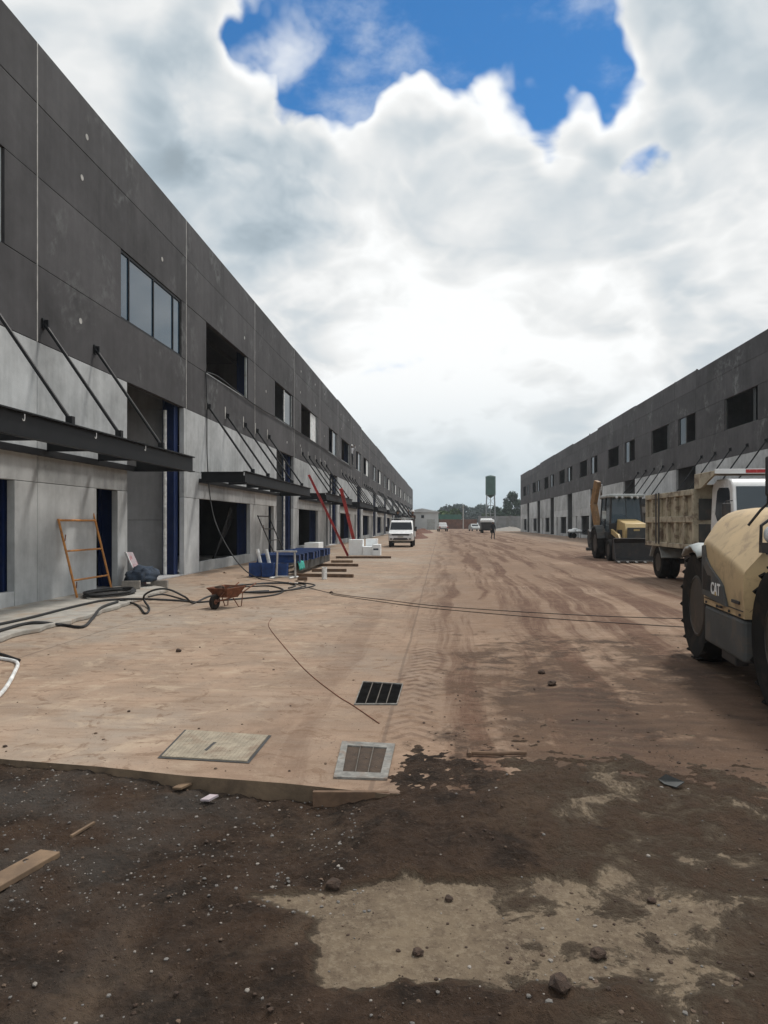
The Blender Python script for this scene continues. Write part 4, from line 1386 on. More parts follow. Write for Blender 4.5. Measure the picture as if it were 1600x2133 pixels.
def pickup_rear(name, label, loc, rz, paint='white_paint', cat='pickup', covered=False):
    """car or pickup seen from behind / front; nose towards +y"""
    T = empty(name, loc, rz)
    tag(T, label, cat)
    if covered:
        prof = [(-2.1, 0.35), (-2.12, 0.9), (-1.9, 1.02), (-1.35, 1.45), (-0.1, 1.5), (0.75, 0.98), (1.9, 0.85), (2.1, 0.6), (2.08, 0.35)]
    else:
        prof = [(-2.5, 0.5), (-2.5, 1.05), (-0.75, 1.08), (-0.6, 1.66), (-0.4, 1.74), (0.65, 1.72), (1.15, 1.15), (2.35, 1.02), (2.5, 0.8), (2.5, 0.45)]
    hw = lambda y, z: 0.88 - max(0, z - 1.0) * 0.25
    b = MB().shell(prof, hw).build('body', paint, T, smooth=True, bevel=0.05, seg=3)
    yb, yr = (-1.9, -1.35) if covered else (-0.75, -0.6)
    za, zr = (1.04, 1.42) if covered else (1.14, 1.58)
    mb = MB().bar((0, yb + .05, za), (0, yr - .005, zr), 1.3, 0.03)
    mb.build('rear_window', 'glass_dark', b)
    ya, yz, z2, z3 = (0.72, -0.05, 1.02, 1.44) if covered else (1.14, 0.7, 1.2, 1.64)
    MB().bar((0, ya, z2), (0, yz, z3), 1.3, 0.03).build('windscreen', 'glass_dark', b)
    for sx in (-1, 1):
        MB().box(sx * 0.62, sx * 0.86, prof[1][0] - .02, prof[1][0] + .06, 0.72, 0.98).build('tail_light', 'tail_red', b)
        s0, s1 = (-1.3, 0.2) if covered else (-0.45, 0.7)
        MB().box(sx * 0.80, sx * 0.825, s0, s1, 1.16, 1.42).build('side_window', 'glass_dark', b)
        for yy in (-1.45, 1.45):
            wheel(T, sx * 0.78, yy, 0.34, 0.2, sx, 'rim_white')
    MB().box(-0.8, 0.8, prof[0][0] - .06, prof[0][0] + .02, 0.45, 0.62).build('bumper', 'dark_part', b)
    return T


pickup_rear('pickup', 'white pickup far down the yard near the pale shed', (0.35, 140.5, 0), 0.1)
pickup_rear('parked_car', 'light silver car beside the far end of the white-topped truck', (6.9, 146.0, 0), PI + 0.15, 'pale_grey', 'car', True)


def far_truck():
    T = empty('cargo_truck', (7.75, 119.5, 0))
    tag(T, 'dark cargo truck with white-topped load standing far down the yard', 'truck')
    MB().box(-1.05, 1.05, -2.0, 2.2, 0.55, 1.75).build('cargo_box', 'dark_part', T, bevel=0.03)
    mb = MB()
    for i in range(5):
        x = -0.84 + i * 0.42
        mb.lathe([(0.0001, -2.0), (0.24, -1.95), (0.27, -1.5), (0.27, 1.7), (0.22, 2.0), (0.0001, 2.05)], (x, 0, 2.0), 'Y', 10)
    tag(mb.build('load', 'foam', T, smooth=True))
    MB().shell([(2.3, 0.5), (2.3, 2.3), (2.5, 2.45), (3.3, 2.4), (3.6, 1.5), (3.65, 0.5)], lambda y, z: 1.0 - max(0, z - 1.5) * .06).build('cab', 'white_paint', T, smooth=True, bevel=0.05)
    for sx in (-1, 1):
        wheel(T, sx * 0.85, -1.2, 0.45, 0.3, sx, 'rim')
        wheel(T, sx * 0.85, 2.9, 0.45, 0.28, sx, 'rim')
    MB().box(-0.5, 0.5, -2.1, 3.4, 0.4, 0.54).build('chassis', 'dark_part', T)
    return T


far_truck()


def sack_cart():
    q = G(1197, 1121)
    T = empty('hand_cart', (14.4, q.y, 0), 0.2)
    tag(T, 'small dark cart loaded with pale sacks beside the right row doorways', 'cart')
    mb = MB()
    mb.box(-0.7, 0.7, -0.4, 0.4, 0.55, 0.62)
    mb.tube([(0.7, -0.3, 0.6), (1.15, -0.3, 0.85)], 0.025, 6)
    mb.tube([(0.7, 0.3, 0.6), (1.15, 0.3, 0.85)], 0.025, 6)
    mb.tube([(0.5, -0.35, 0.0), (0.5, -0.35, 0.55)], 0.03, 6)
    mb.tube([(0.5, 0.35, 0.0), (0.5, 0.35, 0.55)], 0.03, 6)
    mb.build('frame', 'dark_part', T)
    for sy in (-1, 1):
        mb = MB()
        mb.lathe([(0.2, -.04), (0.28, -.05), (0.28, .05), (0.2, .04)], (-0.3, sy * 0.47, 0.28), 'Y', 18)
        mb.lathe([(0.02, -.06), (0.02, .06)], (-0.3, sy * 0.47, 0.28), 'Y', 8)
        for i in range(6):
            a = 2 * PI * i / 6
            mb.bar((-0.3, sy * 0.47, 0.28), (-0.3 + .2 * math.cos(a), sy * 0.47, 0.28 + .2 * math.sin(a)), 0.02, 0.02)
        mb.build('wheel', 'tyre', T)
    for x, y, z in ((-0.35, -0.15, 0.72), (0.3, 0.1, 0.72), (-0.02, 0.0, 0.92), (-0.4, 0.2, 0.78), (0.35, -0.2, 0.76)):
        mb = MB().lathe([(0.0001, -.33), (0.10, -.30), (0.17, -.18), (0.18, .12), (0.12, .28), (0.0001, .32)], (x, y, z), 'X', 12)
        mb.build('sack', 'foam', T, smooth=True)


sack_cart()


# ------------------------------------------------------------------ people
def person(name, label, loc, rz, joints, colours, hat=None, scale=1.0, group=None):
    """joints: dict name -> (x,y,z) metres; one continuous skinned body. colours: (trousers, shirt)"""
    J = dict(pel=(0, 0, .96), spine=(0, 0.01, 1.15), chest=(0, 0.01, 1.34), neck=(0, 0.0, 1.50), head0=(0, -.02, 1.58), head1=(0, -.02, 1.68), head2=(0, -.01, 1.75),
             lhip=(.10, 0, .92), lknee=(.11, -.03, .50), lank=(.11, .02, .09), ltoe=(.12, -.14, .04),
             rhip=(-.10, 0, .92), rknee=(-.11, -.03, .50), rank=(-.11, .02, .09), rtoe=(-.12, -.14, .04),
             lsh=(.18, 0, 1.42), lelb=(.25, .02, 1.14), lwri=(.27, -.08, .90), lpalm=(.275, -.11, .83),
             rsh=(-.18, 0, 1.42), relb=(-.25, .02, 1.14), rwri=(-.27, -.08, .90), rpalm=(-.275, -.11, .83))
    J.update(joints)
    rad = dict(pel=.135, spine=.125, chest=.145, neck=.055, head0=.075, head1=.098, head2=.075, lhip=.095, lknee=.062, lank=.045, ltoe=.04, rhip=.095, rknee=.062, rank=.045, rtoe=.04,
               lsh=.065, lelb=.046, lwri=.032, lpalm=.036, rsh=.065, relb=.046, rwri=.032, rpalm=.036)
    E = [('pel', 'spine'), ('spine', 'chest'), ('chest', 'neck'), ('neck', 'head0'), ('head0', 'head1'), ('head1', 'head2')]
    for s_ in 'lr':
        E += [('pel', s_ + 'hip'), (s_ + 'hip', s_ + 'knee'), (s_ + 'knee', s_ + 'ank'), (s_ + 'ank', s_ + 'toe'),
              ('chest', s_ + 'sh'), (s_ + 'sh', s_ + 'elb'), (s_ + 'elb', s_ + 'wri'), (s_ + 'wri', s_ + 'palm')]
        # five fingers leaving the palm, unequal and slightly bent; thumb from the side near its base
        pw, pp = Vector(J[s_ + 'wri']), Vector(J[s_ + 'palm'])
        dd = (pp - pw).normalized()
        sd = dd.cross(Vector((1, 0, 0)))
        sd = sd.normalized() if sd.length > .1 else Vector((0, 1, 0))
        crl = dd.cross(sd).normalized() * (1 if s_ == 'l' else -1)
        for i, ln in enumerate((.075, .085, .08, .062)):
            r0 = pp + sd * (.024 - .016 * i) + dd * .03
            k0, k1 = '%sf%d' % (s_, i), '%sg%d' % (s_, i)
            J[k0] = tuple(r0)
            J[k1] = tuple(r0 + dd * ln * .8 + crl * ln * .4)
            rad[k0], rad[k1] = .010, .008
            E += [(s_ + 'palm', k0), (k0, k1)]
        J[s_ + 't0'] = tuple(pw + dd * .025 + sd * .045)
        J[s_ + 't1'] = tuple(pw + dd * .07 + sd * .062)
        rad[s_ + 't0'], rad[s_ + 't1'] = .012, .009
        E += [(s_ + 'wri', s_ + 't0'), (s_ + 't0', s_ + 't1')]
    names = list(J)
    me = bpy.data.meshes.new(name)
    me.from_pydata([J[n] for n in names], [(names.index(a), names.index(b)) for a, b in E], [])
    tmp = bpy.data.objects.new(name, me)
    COL.objects.link(tmp)
    tmp.modifiers.new('skin', 'SKIN')
    for i, n in enumerate(names):
        sv = me.skin_vertices[0].data[i]
        sv.radius = (rad[n], rad[n])
        sv.use_root = (n == 'pel')
    sb = tmp.modifiers.new('sub', 'SUBSURF')
    sb.levels = sb.render_levels = 1
    dg = bpy.context.evaluated_depsgraph_get()
    body = bpy.data.meshes.new_from_object(tmp.evaluated_get(dg))
    bpy.data.objects.remove(tmp)
    body.materials.clear()
    for mm in ('skin', colours[1], colours[0], 'dark_part'):
        body.materials.append(MATS[mm])
    hands = [Vector(J[s_ + 'palm']) for s_ in 'lr']
    hd = Vector(J['head1'])
    zp = Vector(J['pel']).z
    legs = [Vector(J[k]) for k in ('lhip', 'lknee', 'rhip', 'rknee', 'lank', 'rank', 'pel')]
    trunk = [Vector(J[k]) for k in ('spine', 'chest', 'lsh', 'rsh', 'lelb', 'relb', 'lwri', 'rwri', 'neck')]
    feet = [Vector(J[k]) for k in ('ltoe', 'rtoe')]
    for pl in body.polygons:
        c = pl.center
        pl.use_smooth = True
        if min((c - h_).length for h_ in hands) < .10 or (c - hd).length < .16:
            pl.material_index = 0
        elif min((c - f_).length for f_ in feet) < .12:
            pl.material_index = 3
        elif min((c - q).length for q in legs) < min((c - q).length for q in trunk):
            pl.material_index = 2
        else:
            pl.material_index = 1
    P = bpy.data.objects.new(name, body)
    COL.objects.link(P)
    P.location = loc
    P.rotation_euler = (0, 0, rz)
    P.scale = (scale,) * 3
    tag(P, label, 'person', group)
    h2 = Vector(J['head2'])
    mb = MB()
    if hat:
        mb.lathe([(0.155, -.035), (0.150, -.02), (0.125, -.015), (0.115, .05), (0.07, .095), (0.0001, .108)], (h2.x, h2.y, h2.z), 'Z', 18)
        mb.build('helmet', hat, P, smooth=True)
    else:
        mb.lathe([(0.112, -.06), (0.116, -.01), (0.10, .05), (0.06, .085), (0.0001, .095)], (h2.x, h2.y + .015, h2.z - .01), 'Z', 14)
        mb.build('hair', 'hair', P, smooth=True)
    # face: nose, eyes, ears, mouth
    mb = MB()
    fy = J['head1'][1] - .098
    hx, hz = J['head1'][0], J['head1'][2]
    mb.prism([(fy + .01, hz + .01), (fy - .022, hz - .035), (fy + .01, hz - .045)], 'X', hx - .012, hx + .012)
    for sx in (-1, 1):
        mb.lathe([(0.0001, -.012), (.022, -.01), (.026, 0), (.0001, .012)], (hx + sx * .1, J['head1'][1], hz - .01), 'X', 8)
    mb.build('nose_and_ears', 'skin', P)
    mb = MB()
    for sx in (-1, 1):
        mb.lathe([(0.0001, -.006), (.011, -.002), (.0001, .006)], (hx + sx * .034, fy + .006, hz + .012), 'Y', 8)
    mb.box(hx - .025, hx + .025, fy - .002, fy + .012, hz - .068, hz - .060)
    mb.build('eyes_and_mouth', 'hair', P)
    return P


# worker on the window sill, arms raised to the opening
wq = W(733, 968, XL + 0.02)
person('person', 'worker in white shirt and helmet standing on an upper window sill', (XL - 0.02, wq.y, 6.73), R(25),
       dict(lelb=(.30, -.12, 1.52), lwri=(.22, -.28, 1.68), lpalm=(.21, -.33, 1.73), relb=(-.32, -.02, 1.40), rwri=(-.48, -.18, 1.48), rpalm=(-.53, -.22, 1.50)),
       ('cloth_dark', 'cloth_white'), 'helmet_white')
# walker in the yard
wk = G(1027, 1124)
person('person', 'person in dark clothes walking alone down the middle of the yard', (wk.x, wk.y, 0.005), 0.2,
       dict(lknee=(.09, -.14, .52), lank=(.09, -.16, .10), ltoe=(.09, -.32, .045), rknee=(-.09, .05, .50), rank=(-.09, .26, .14), rtoe=(-.09, .14, .04),
            lelb=(.25, .10, 1.14), lwri=(.26, .06, .90), lpalm=(.26, .03, .83), relb=(-.26, -.05, 1.14), rwri=(-.25, -.24, 1.02), rpalm=(-.25, -.30, 1.0)),
       ('cloth_dark', 'cloth_dark'), 'helmet_white')
# two people standing in the bed of the small truck
person('person', 'dark-clothed person standing behind the cab of the small white truck', (-3.02, 50.15, 0.72), 0.4,
       dict(lelb=(.22, -.12, 1.18), lwri=(.1, -.30, 1.2), lpalm=(.06, -.35, 1.2)), ('cloth_dark', 'cloth_dark'))
person('person', 'person in brown with a pale hat reaching up from the small truck bed', (-2.0, 51.2, 0.72), -0.6,
       dict(relb=(-.28, -.14, 1.55), rwri=(-.22, -.26, 1.76), rpalm=(-.21, -.29, 1.82), lelb=(.30, -.10, 1.22), lwri=(.28, -.3, 1.3), lpalm=(.27, -.35, 1.32)),
       ('cloth_brown', 'cloth_brown'), 'helmet_white')


# ------------------------------------------------------------------ drains, manhole, foreground bits
def drain(name, label, quad, bars, frame_w, pit_sheet, z=0.004):
    """quad: four pavement points (far-left, far-right, near-right, near-left)"""
    c = sum((Vector(q) for q in quad), Vector()) / 4
    T = empty(name, (c.x, c.y, 0))
    tag(T, label, 'drain')
    L = [Vector(q) - c for q in quad]
    def at(u, v):
        return (L[0] * (1 - u) + L[1] * u) * (1 - v) + (L[3] * (1 - u) + L[2] * u) * v
    def out(q, w_):
        return q + Vector((q.x, q.y, 0)).normalized() * w_ * 1.3
    mb = MB()
    ring_o = [out(q, frame_w) for q in L]
    ring_i = L
    zt, zb = 0.014, 0.001
    vs = [Vector((q.x, q.y, zt)) for q in ring_o] + [Vector((q.x, q.y, zt)) for q in ring_i] + [Vector((q.x, q.y, zb)) for q in ring_o] + [Vector((q.x, q.y, zb)) for q in ring_i]
    fs = []
    for i in range(4):
        j = (i + 1) % 4
        fs += [(i, j, 4 + j, 4 + i), (i, 8 + i, 8 + j, j), (4 + i, 4 + j, 12 + j, 12 + i)]
    mb.add(vs, fs)
    mb.build('frame', 'grate_frame', T)
    mb = MB()
    mb.add([Vector((q.x, q.y, 0.004)) for q in L], [(0, 1, 2, 3)])
    mb.build('pit_sheet', pit_sheet, T)
    for i in range(1, bars + 1):
        u = i / (bars + 1)
        a, b = at(u, 0.0), at(u, 1.0)
        MB().bar((a.x, a.y, 0.0105), (b.x, b.y, 0.0105), 0.007, 0.011).build('grate_bar', 'grate_bar', T)
    return T


drain('storm_drain', 'dark steel storm drain grate farther out in the concrete', [G(757, 1422), G(838, 1427), G(826, 1468), G(740, 1468)], 3, 0.014, 'drain_shade')
drain('storm_drain', 'mud-filled storm drain with pale cement rim at the slab edge', [G(724, 1556), G(806, 1561), G(793, 1614), G(714, 1611)], 2, 0.085, 'drain_mud')


def manhole():
    quad = [G(385, 1521), G(566, 1533), G(519, 1591), G(328, 1580)]
    c = sum(quad, Vector()) / 4
    T = empty('manhole', (c.x, c.y, 0))
    tag(T, 'square concrete manhole cover with a lifting slot near the slab edge', 'manhole')
    L = [q - c for q in quad]
    mb = MB()
    n = 4
    vs = [(q.x * .935, q.y * .935, 0.012) for q in L] + [(q.x * .935, q.y * .935, 0.001) for q in L]
    mb.add(vs, [(0, 1, 2, 3)] + [(i, i + 4, (i + 1) % 4 + 4, (i + 1) % 4) for i in range(4)])
    cv = mb.build('cover', 'cover_concrete', T)
    mb = MB()
    mb.add([(q.x, q.y, 0.0045) for q in L], [(0, 1, 2, 3)])
    mb.build('frame', 'groove', T)
    a, b = G(428, 1567) - c, G(448, 1550) - c
    MB().bar((a.x, a.y, 0.0130), (b.x, b.y, 0.0130), 0.022, 0.003).build('lifting_slot', 'groove', cv)
    # broom grooves
    for i in range(22):
        u = (i + .5) / 22
        p0 = (L[0] * (1 - u) + L[1] * u) * .90
        p1 = (L[3] * (1 - u) + L[2] * u) * .90
        mb = MB().bar((p0.x, p0.y, 0.0128), (p1.x, p1.y, 0.0128), 0.006, 0.003)
        mb.build('broom_ridge', 'cover_concrete', cv)


manhole()

# timber form left under the slab corner
a, b = G(655, 1648, -0.02), G(812, 1650, -0.02)
mb = MB().bar((a.x, a.y - .05, -0.05), (b.x, b.y - .05, -0.045), 0.03, 0.10)
tag(mb.build('form_board', 'wood_dark', bevel=0.004), 'short mud-stained form board against the slab corner below the near drain', 'board')


def on_soil(px, py):
    q = G(px, py, -0.08)
    z = float(soil_h(np.array(q.x), np.array(q.y)))
    for _ in range(3):
        q = G(px, py, z)
        z = float(soil_h(np.array(q.x), np.array(q.y)))
    return Vector((q.x, q.y, z))


def bar_thing(name, label, cat, a, b, wd, ht, mat, lift=0.0):
    a, b = Vector(a), Vector(b)
    mb = MB().bar((a.x, a.y, a.z + ht / 2 + lift), (b.x, b.y, b.z + ht / 2 + lift), wd, ht)
    return tag(mb.build(name, mat, bevel=min(wd, ht) * .15), label, cat)


bar_thing('wooden_plank', 'tan wooden board half buried in the soil at the lower left corner', 'board', on_soil(-30, 1860), on_soil(105, 1782), 0.115, 0.03, 'wood', 0.0)
bar_thing('wooden_stick', 'thin pale stick lying in the gravel above the tan board', 'stick', on_soil(148, 1744), on_soil(196, 1716), 0.016, 0.014, 'wood')
# rusty bar with a bent end on the pavement
a, b = G(978, 1574), G(1096, 1574)
mb = MB()
mb.tube([(a.x, a.y + .06, 0.02), (a.x, a.y - .04, 0.02)], 0.014, 8)
mb.tube([(a.x, a.y, 0.02), ((a.x + b.x) / 2, a.y - .012, 0.022), (b.x, b.y, 0.02)], 0.014, 8)
tag(mb.build('steel_bar', 'wood_dark', smooth=True), 'rusty steel bar with a cross end lying on the muddy pavement', 'steel bar')
# crumpled scrap of sheet
q = G(1400, 1640)
mb = MB()
mb.add([(q.x - .06, q.y + .07, 0.02), (q.x - .02, q.y + .05, 0.06), (q.x + .07, q.y - .01, 0.035), (q.x + .01, q.y - .05, 0.015), (q.x - .04, q.y + .01, 0.012)], [(0, 1, 2, 4), (4, 2, 3)])
o = mb.build('crumpled_sheet', 'machine_grey')
o.modifiers.new('solid', 'SOLIDIFY').thickness = 0.006
tag(o, 'bent grey scrap of sheet lying in the mud at the right', 'scrap')
# paper and card scraps
for px, py, sc_, lb, mt in ((437, 1671, .05, 'pink-white paper scrap on the dark soil', 'poster'), (462, 1632, .05, 'tan chip of board just below the slab edge', 'wood'), (380, 1647, .055, 'small tan chip left of the slab-edge board chip', 'wood')):
    q = on_soil(px, py)
    mb = MB()
    mb.add([(q.x - sc_, q.y - sc_ * .4, q.z + .012), (q.x + sc_ * .2, q.y - sc_ * .8, q.z + .02), (q.x + sc_, q.y + sc_ * .3, q.z + .03), (q.x - sc_ * .2, q.y + sc_ * .8, q.z + .022)], [(0, 1, 2, 3)])
    o = mb.build('paper_scrap' if mt == 'poster' else 'wood_chip', mt)
    o.modifiers.new('solid', 'SOLIDIFY').thickness = 0.012
    tag(o, lb, 'scrap')


def clod_mesh(seed, sub=2):
    bm = bmesh.new()
    bmesh.ops.create_icosphere(bm, subdivisions=sub, radius=1.0)
    for v in bm.verts:
        nn = mnoise.noise(v.co * 1.6 + Vector((seed * 3.7, seed, 0))) * .45 + mnoise.noise(v.co * 4 + Vector((seed, 0, seed))) * .18
        v.co *= 1 + nn
        v.co.z *= 0.7
    me = bpy.data.meshes.new('clod')
    bm.to_mesh(me)
    bm.free()
    me.materials.append(MATS['clod'])
    return me


cm = [clod_mesh(i) for i in range(5)]
clods = [(697, 1843, .040, 'dark clod of soil sitting on the upper edge of the bare slab'), (1166, 2060, .042, 'largest dark clod near the bottom right of the bare slab'),
         (870, 1988, .024, 'small clod alone in the middle of the bare slab'), (1247, 1995, .036, 'flattened clod on the right part of the bare slab'),
         (935, 1876, .022, 'small clod on the upper half of the bare slab'), (1358, 1880, .022, 'small clod far right on the bare slab'),
         (690, 1236, .05, 'dark lump on the pavement where the thin cables meet'), (1128, 1403, .04, 'brown clod on the mud track right of the far drain'),
         (1150, 1428, .05, 'larger brown clod just below the one on the mud track'), (372, 1358, .04, 'brown clod on clean pavement below the hose loops')]
for i, (px, py, r_, lb) in enumerate(clods):
    q = on_soil(px, py) if py > 1620 else G(px, py)
    o = bpy.data.objects.new('soil_clod', cm[i % 5])
    COL.objects.link(o)
    o.location = (q.x, q.y, q.z + r_ * .45)
    o.scale = (r_ * .95, r_ * .85, r_ * .8)
    o.rotation_euler = (0, 0, i * 1.3)
    tag(o, lb, 'clod', 'larger clods of soil')


def scatter(name, label, n, rng, place, size, mats, seed, sub=1):
    """countless small stones or crumbs as one object"""
    rr = random.Random(seed)
    base = []
    for k in range(4):
        bm = bmesh.new()
        bmesh.ops.create_icosphere(bm, subdivisions=sub, radius=1.0)
        for v in bm.verts:
            v.co *= 1 + mnoise.noise(v.co * 1.8 + Vector((k * 5.1 + seed, 0, 0))) * .55
            v.co.z *= .65
        base.append(([v.co.copy() for v in bm.verts], [[v.index for v in f.verts] for f in bm.faces]))
        bm.free()
    mb = MB()
    for i in range(n):
        q = place(rr)
        if q is None: continue
        r_ = size[0] * (size[1] / size[0]) ** (rr.random() ** 2.2)
        vs, fs = base[rr.randrange(4)]
        ca, sa = math.cos(rr.random() * 6.28), math.sin(rr.random() * 6.28)
        ll = math.hypot(ca, sa) or 1
        ca, sa = ca / ll, sa / ll
        st = rr.uniform(.75, 1.35)
        mb.add([(q[0] + (v.x * ca * st - v.y * sa) * r_, q[1] + (v.x * sa * st + v.y * ca) * r_, q[2] + v.z * r_ + r_ * .25) for v in vs], fs, rr.randrange(len(mats)))
    me = bpy.data.meshes.new(name)
    me.from_pydata(mb.v, [], mb.f)
    for mm in mats: me.materials.append(MATS[mm])
    me.polygons.foreach_set('material_index', mb.mi)
    o = bpy.data.objects.new(name, me)
    COL.objects.link(o)
    tag(o, label, 'gravel', kind='stuff')


simple('stone_pale', (0.24, 0.215, 0.19), 0.9, local=False)
simple('stone_grey', (0.15, 0.14, 0.13), 0.9, local=False)
simple('stone_brown', (0.11, 0.075, 0.052), 0.9, local=False)


def pl_left(rr):
    px, py = rr.uniform(-80, 760), 1585 + 330 * rr.random() ** 1.7
    q = on_soil_fast(px, py)
    return q


_hcache = {}


def on_soil_fast(px, py):
    q = G(px, py, -0.08)
    z = float(soil_h(np.array(q.x), np.array(q.y)))
    if z < -0.2: return None
    return (q.x, q.y, z)


def pl_all(rr):
    return on_soil_fast(rr.uniform(-150, 1750), rr.uniform(1600, 2160))


def pl_yard(rr):
    q = G(rr.uniform(-100, 1650), 1180 + 440 * rr.random())
    return (q.x, q.y, 0.0) if q.x > -6.0 else None


def pl_yard_mud(rr):
    q = G(rr.uniform(820, 1600), 1400 + 230 * rr.random())
    return (q.x, q.y, 0.0)


scatter('gravel', 'pale grit and small stones scattered over the soil below the slab edge', 1500, None, pl_left, (.003, .010), ['stone_pale', 'stone_grey', 'stone_grey', 'stone_brown'], 1)
scatter('soil_crumbs', 'countless crumbs of soil and grit across the foreground', 1100, None, pl_all, (.003, .011), ['clod', 'clod', 'stone_brown', 'stone_brown', 'stone_grey', 'clod', 'clod', 'stone_pale'], 2)
scatter('yard_crumbs', 'small crumbs of dried soil scattered over the yard pavement', 200, None, pl_yard, (.004, .018), ['clod', 'stone_brown', 'stone_brown'], 3)
scatter('mud_crumbs', 'mud crumbs pressed into the wheel tracks at the right', 220, None, pl_yard_mud, (.004, .014), ['clod', 'clod', 'stone_brown'], 4)


# ------------------------------------------------------------------ hoses and cables
def spline(pts, n=8):
    pts = [Vector(q) for q in pts]
    P = [pts[0]] + pts + [pts[-1]]
    out = []
    for i in range(1, len(P) - 2):
        p0, p1, p2, p3 = P[i - 1:i + 3]
        for k in range(n):
            t_ = k / n
            out.append(0.5 * ((2 * p1) + (p2 - p0) * t_ + (2 * p0 - 5 * p1 + 4 * p2 - p3) * t_ ** 2 + (3 * p1 - p0 - 3 * p2 + p3) * t_ ** 3))
    out.append(pts[-1])
    return out


def hose(name, label, cat, pts, r, mat='rubber_hose', n=8):
    mb = MB().tube(spline(pts, n), r, 8)
    return tag(mb.build(name, mat, smooth=True), label, cat)


def gp(lst, z):
    out = []
    for e in lst:
        q = G(e[0], e[1], 0.0)
        zz = (e[2] if len(e) > 2 else 0.0)
        q = G(e[0], e[1], 0.0) if zz == 0 else None
        if q is None:
            base = G(e[0], e[3], 0.0)
            q = D(e[0], e[1], base.y)
            out.append((q.x, q.y, max(z, q.z)))
        else:
            ap = 0.075 if (q.x < -5.95 and 8.0 < q.y < 17.5) else 0.0
            if ap:
                q = G(e[0], e[1], ap)
            out.append((q.x, q.y, ap + z))
    return out


hose('hose', 'black hose running along the apron from the left edge to the coil', 'hose', gp([(-40, 1312), (0, 1303), (60, 1290), (130, 1272), (180, 1260), (225, 1252), (300, 1250), (400, 1255)], .022), .022)
hose('hose', 'black hose bowing out over the apron edge at the left', 'hose', gp([(-40, 1328), (0, 1317), (50, 1303), (85, 1300), (130, 1305), (172, 1309), (192, 1292), (212, 1268), (245, 1256)], .024), .024)
coil = []
for i in range(60):
    a_ = i / 12 * 2 * PI
    coil.append((-7.0 + (.34 + .015 * (i % 7)) * math.cos(a_), 14.6 + (.85 - .02 * (i % 5)) * math.sin(a_), .10 + .0012 * i))
hose('hose_coil', 'coiled black hose on the apron in front of the leaning orange frame', 'hose', coil, .02, n=2)
hose('hose', 'black hose springing up in a tall arc left of the wheelbarrow', 'hose',
     gp([(250, 1252), (285, 1262), (302, 1280), (311, 1270), (300, 1252), (303, 1238, 1, 1262), (325, 1228, 1, 1262), (352, 1228, 1, 1262), (385, 1243, 1, 1262), (404, 1258), (440, 1243), (500, 1236), (560, 1232)], .02), .02)
hose('hose', 'second black hose arcing beside the tall loop near the wheelbarrow', 'hose', gp([(310, 1245), (340, 1240), (380, 1250), (408, 1256), (450, 1253), (520, 1247), (575, 1240), (590, 1230), (560, 1222), (500, 1224)], .018), .018)
c2 = []
cc = G(530, 1226)
for i in range(27):
    a_ = i / 12 * 2 * PI
    c2.append((cc.x + (.85 + .16 * math.sin(i * 1.1)) * math.cos(a_) + .02 * i, cc.y + (1.2 + .3 * math.sin(i * .7)) * math.sin(a_), .02 + .03 * (i // 12)))
hose('hose_coil', 'wide loose coil of black hose on the ground behind the wheelbarrow', 'hose', c2, .017, n=4)
hose('power_cable', 'pair cable lying across the yard from the coil to the telehandler, upper strand', 'cable', gp([(600, 1213), (690, 1236), (800, 1250), (900, 1262), (1050, 1273), (1250, 1284), (1440, 1290), (1500, 1292)], .008), .0065, 'cable_brown')
hose('power_cable', 'pair cable lying across the yard from the coil to the telehandler, lower strand', 'cable', gp([(690, 1239), (850, 1262), (1000, 1277), (1200, 1293), (1440, 1308), (1500, 1312)], .008), .0065, 'cable_brown')
hose('thin_cable', 'thin rusty cable curving over clean pavement to the far drain', 'cable', gp([(566, 1288), (560, 1305), (590, 1345), (640, 1400), (700, 1448), (735, 1470), (790, 1508)], .005), .0042, 'rust')
hose('white_hose', 'white hose curling out at the left edge of the pavement', 'hose', gp([(-30, 1372), (10, 1376), (36, 1384), (30, 1405), (10, 1440), (-20, 1470)], .02), .02, 'white_plastic')
hose('black_hose', 'short black hose end meeting the white hose at the left edge', 'hose', gp([(-40, 1360), (0, 1367), (30, 1377), (40, 1380)], .026), .02)
# hanging cable from the first open upper window down to the ground
cb = [W(429, 775, XL + .03), W(431, 850, XL + .04), W(432, 960, XL + .06), W(440, 1050, XL + .35), D(458, 1110, 22.0), D(498, 1175, 21.2), G(540, 1205, .02), G(600, 1214, .02)]
hose('hanging_cable', 'dark cable hanging from the open upper window down past the second canopy', 'cable', cb, .018)
sg = [W(x, y, XL + .045) for x, y in ((430, 775), (455, 785), (490, 812), (520, 835), (545, 852), (580, 872), (612, 893), (665, 928), (705, 957), (735, 975))]
hose('slack_cable', 'dark cable sagging along the upper wall below the window openings', 'cable', sg, .022)

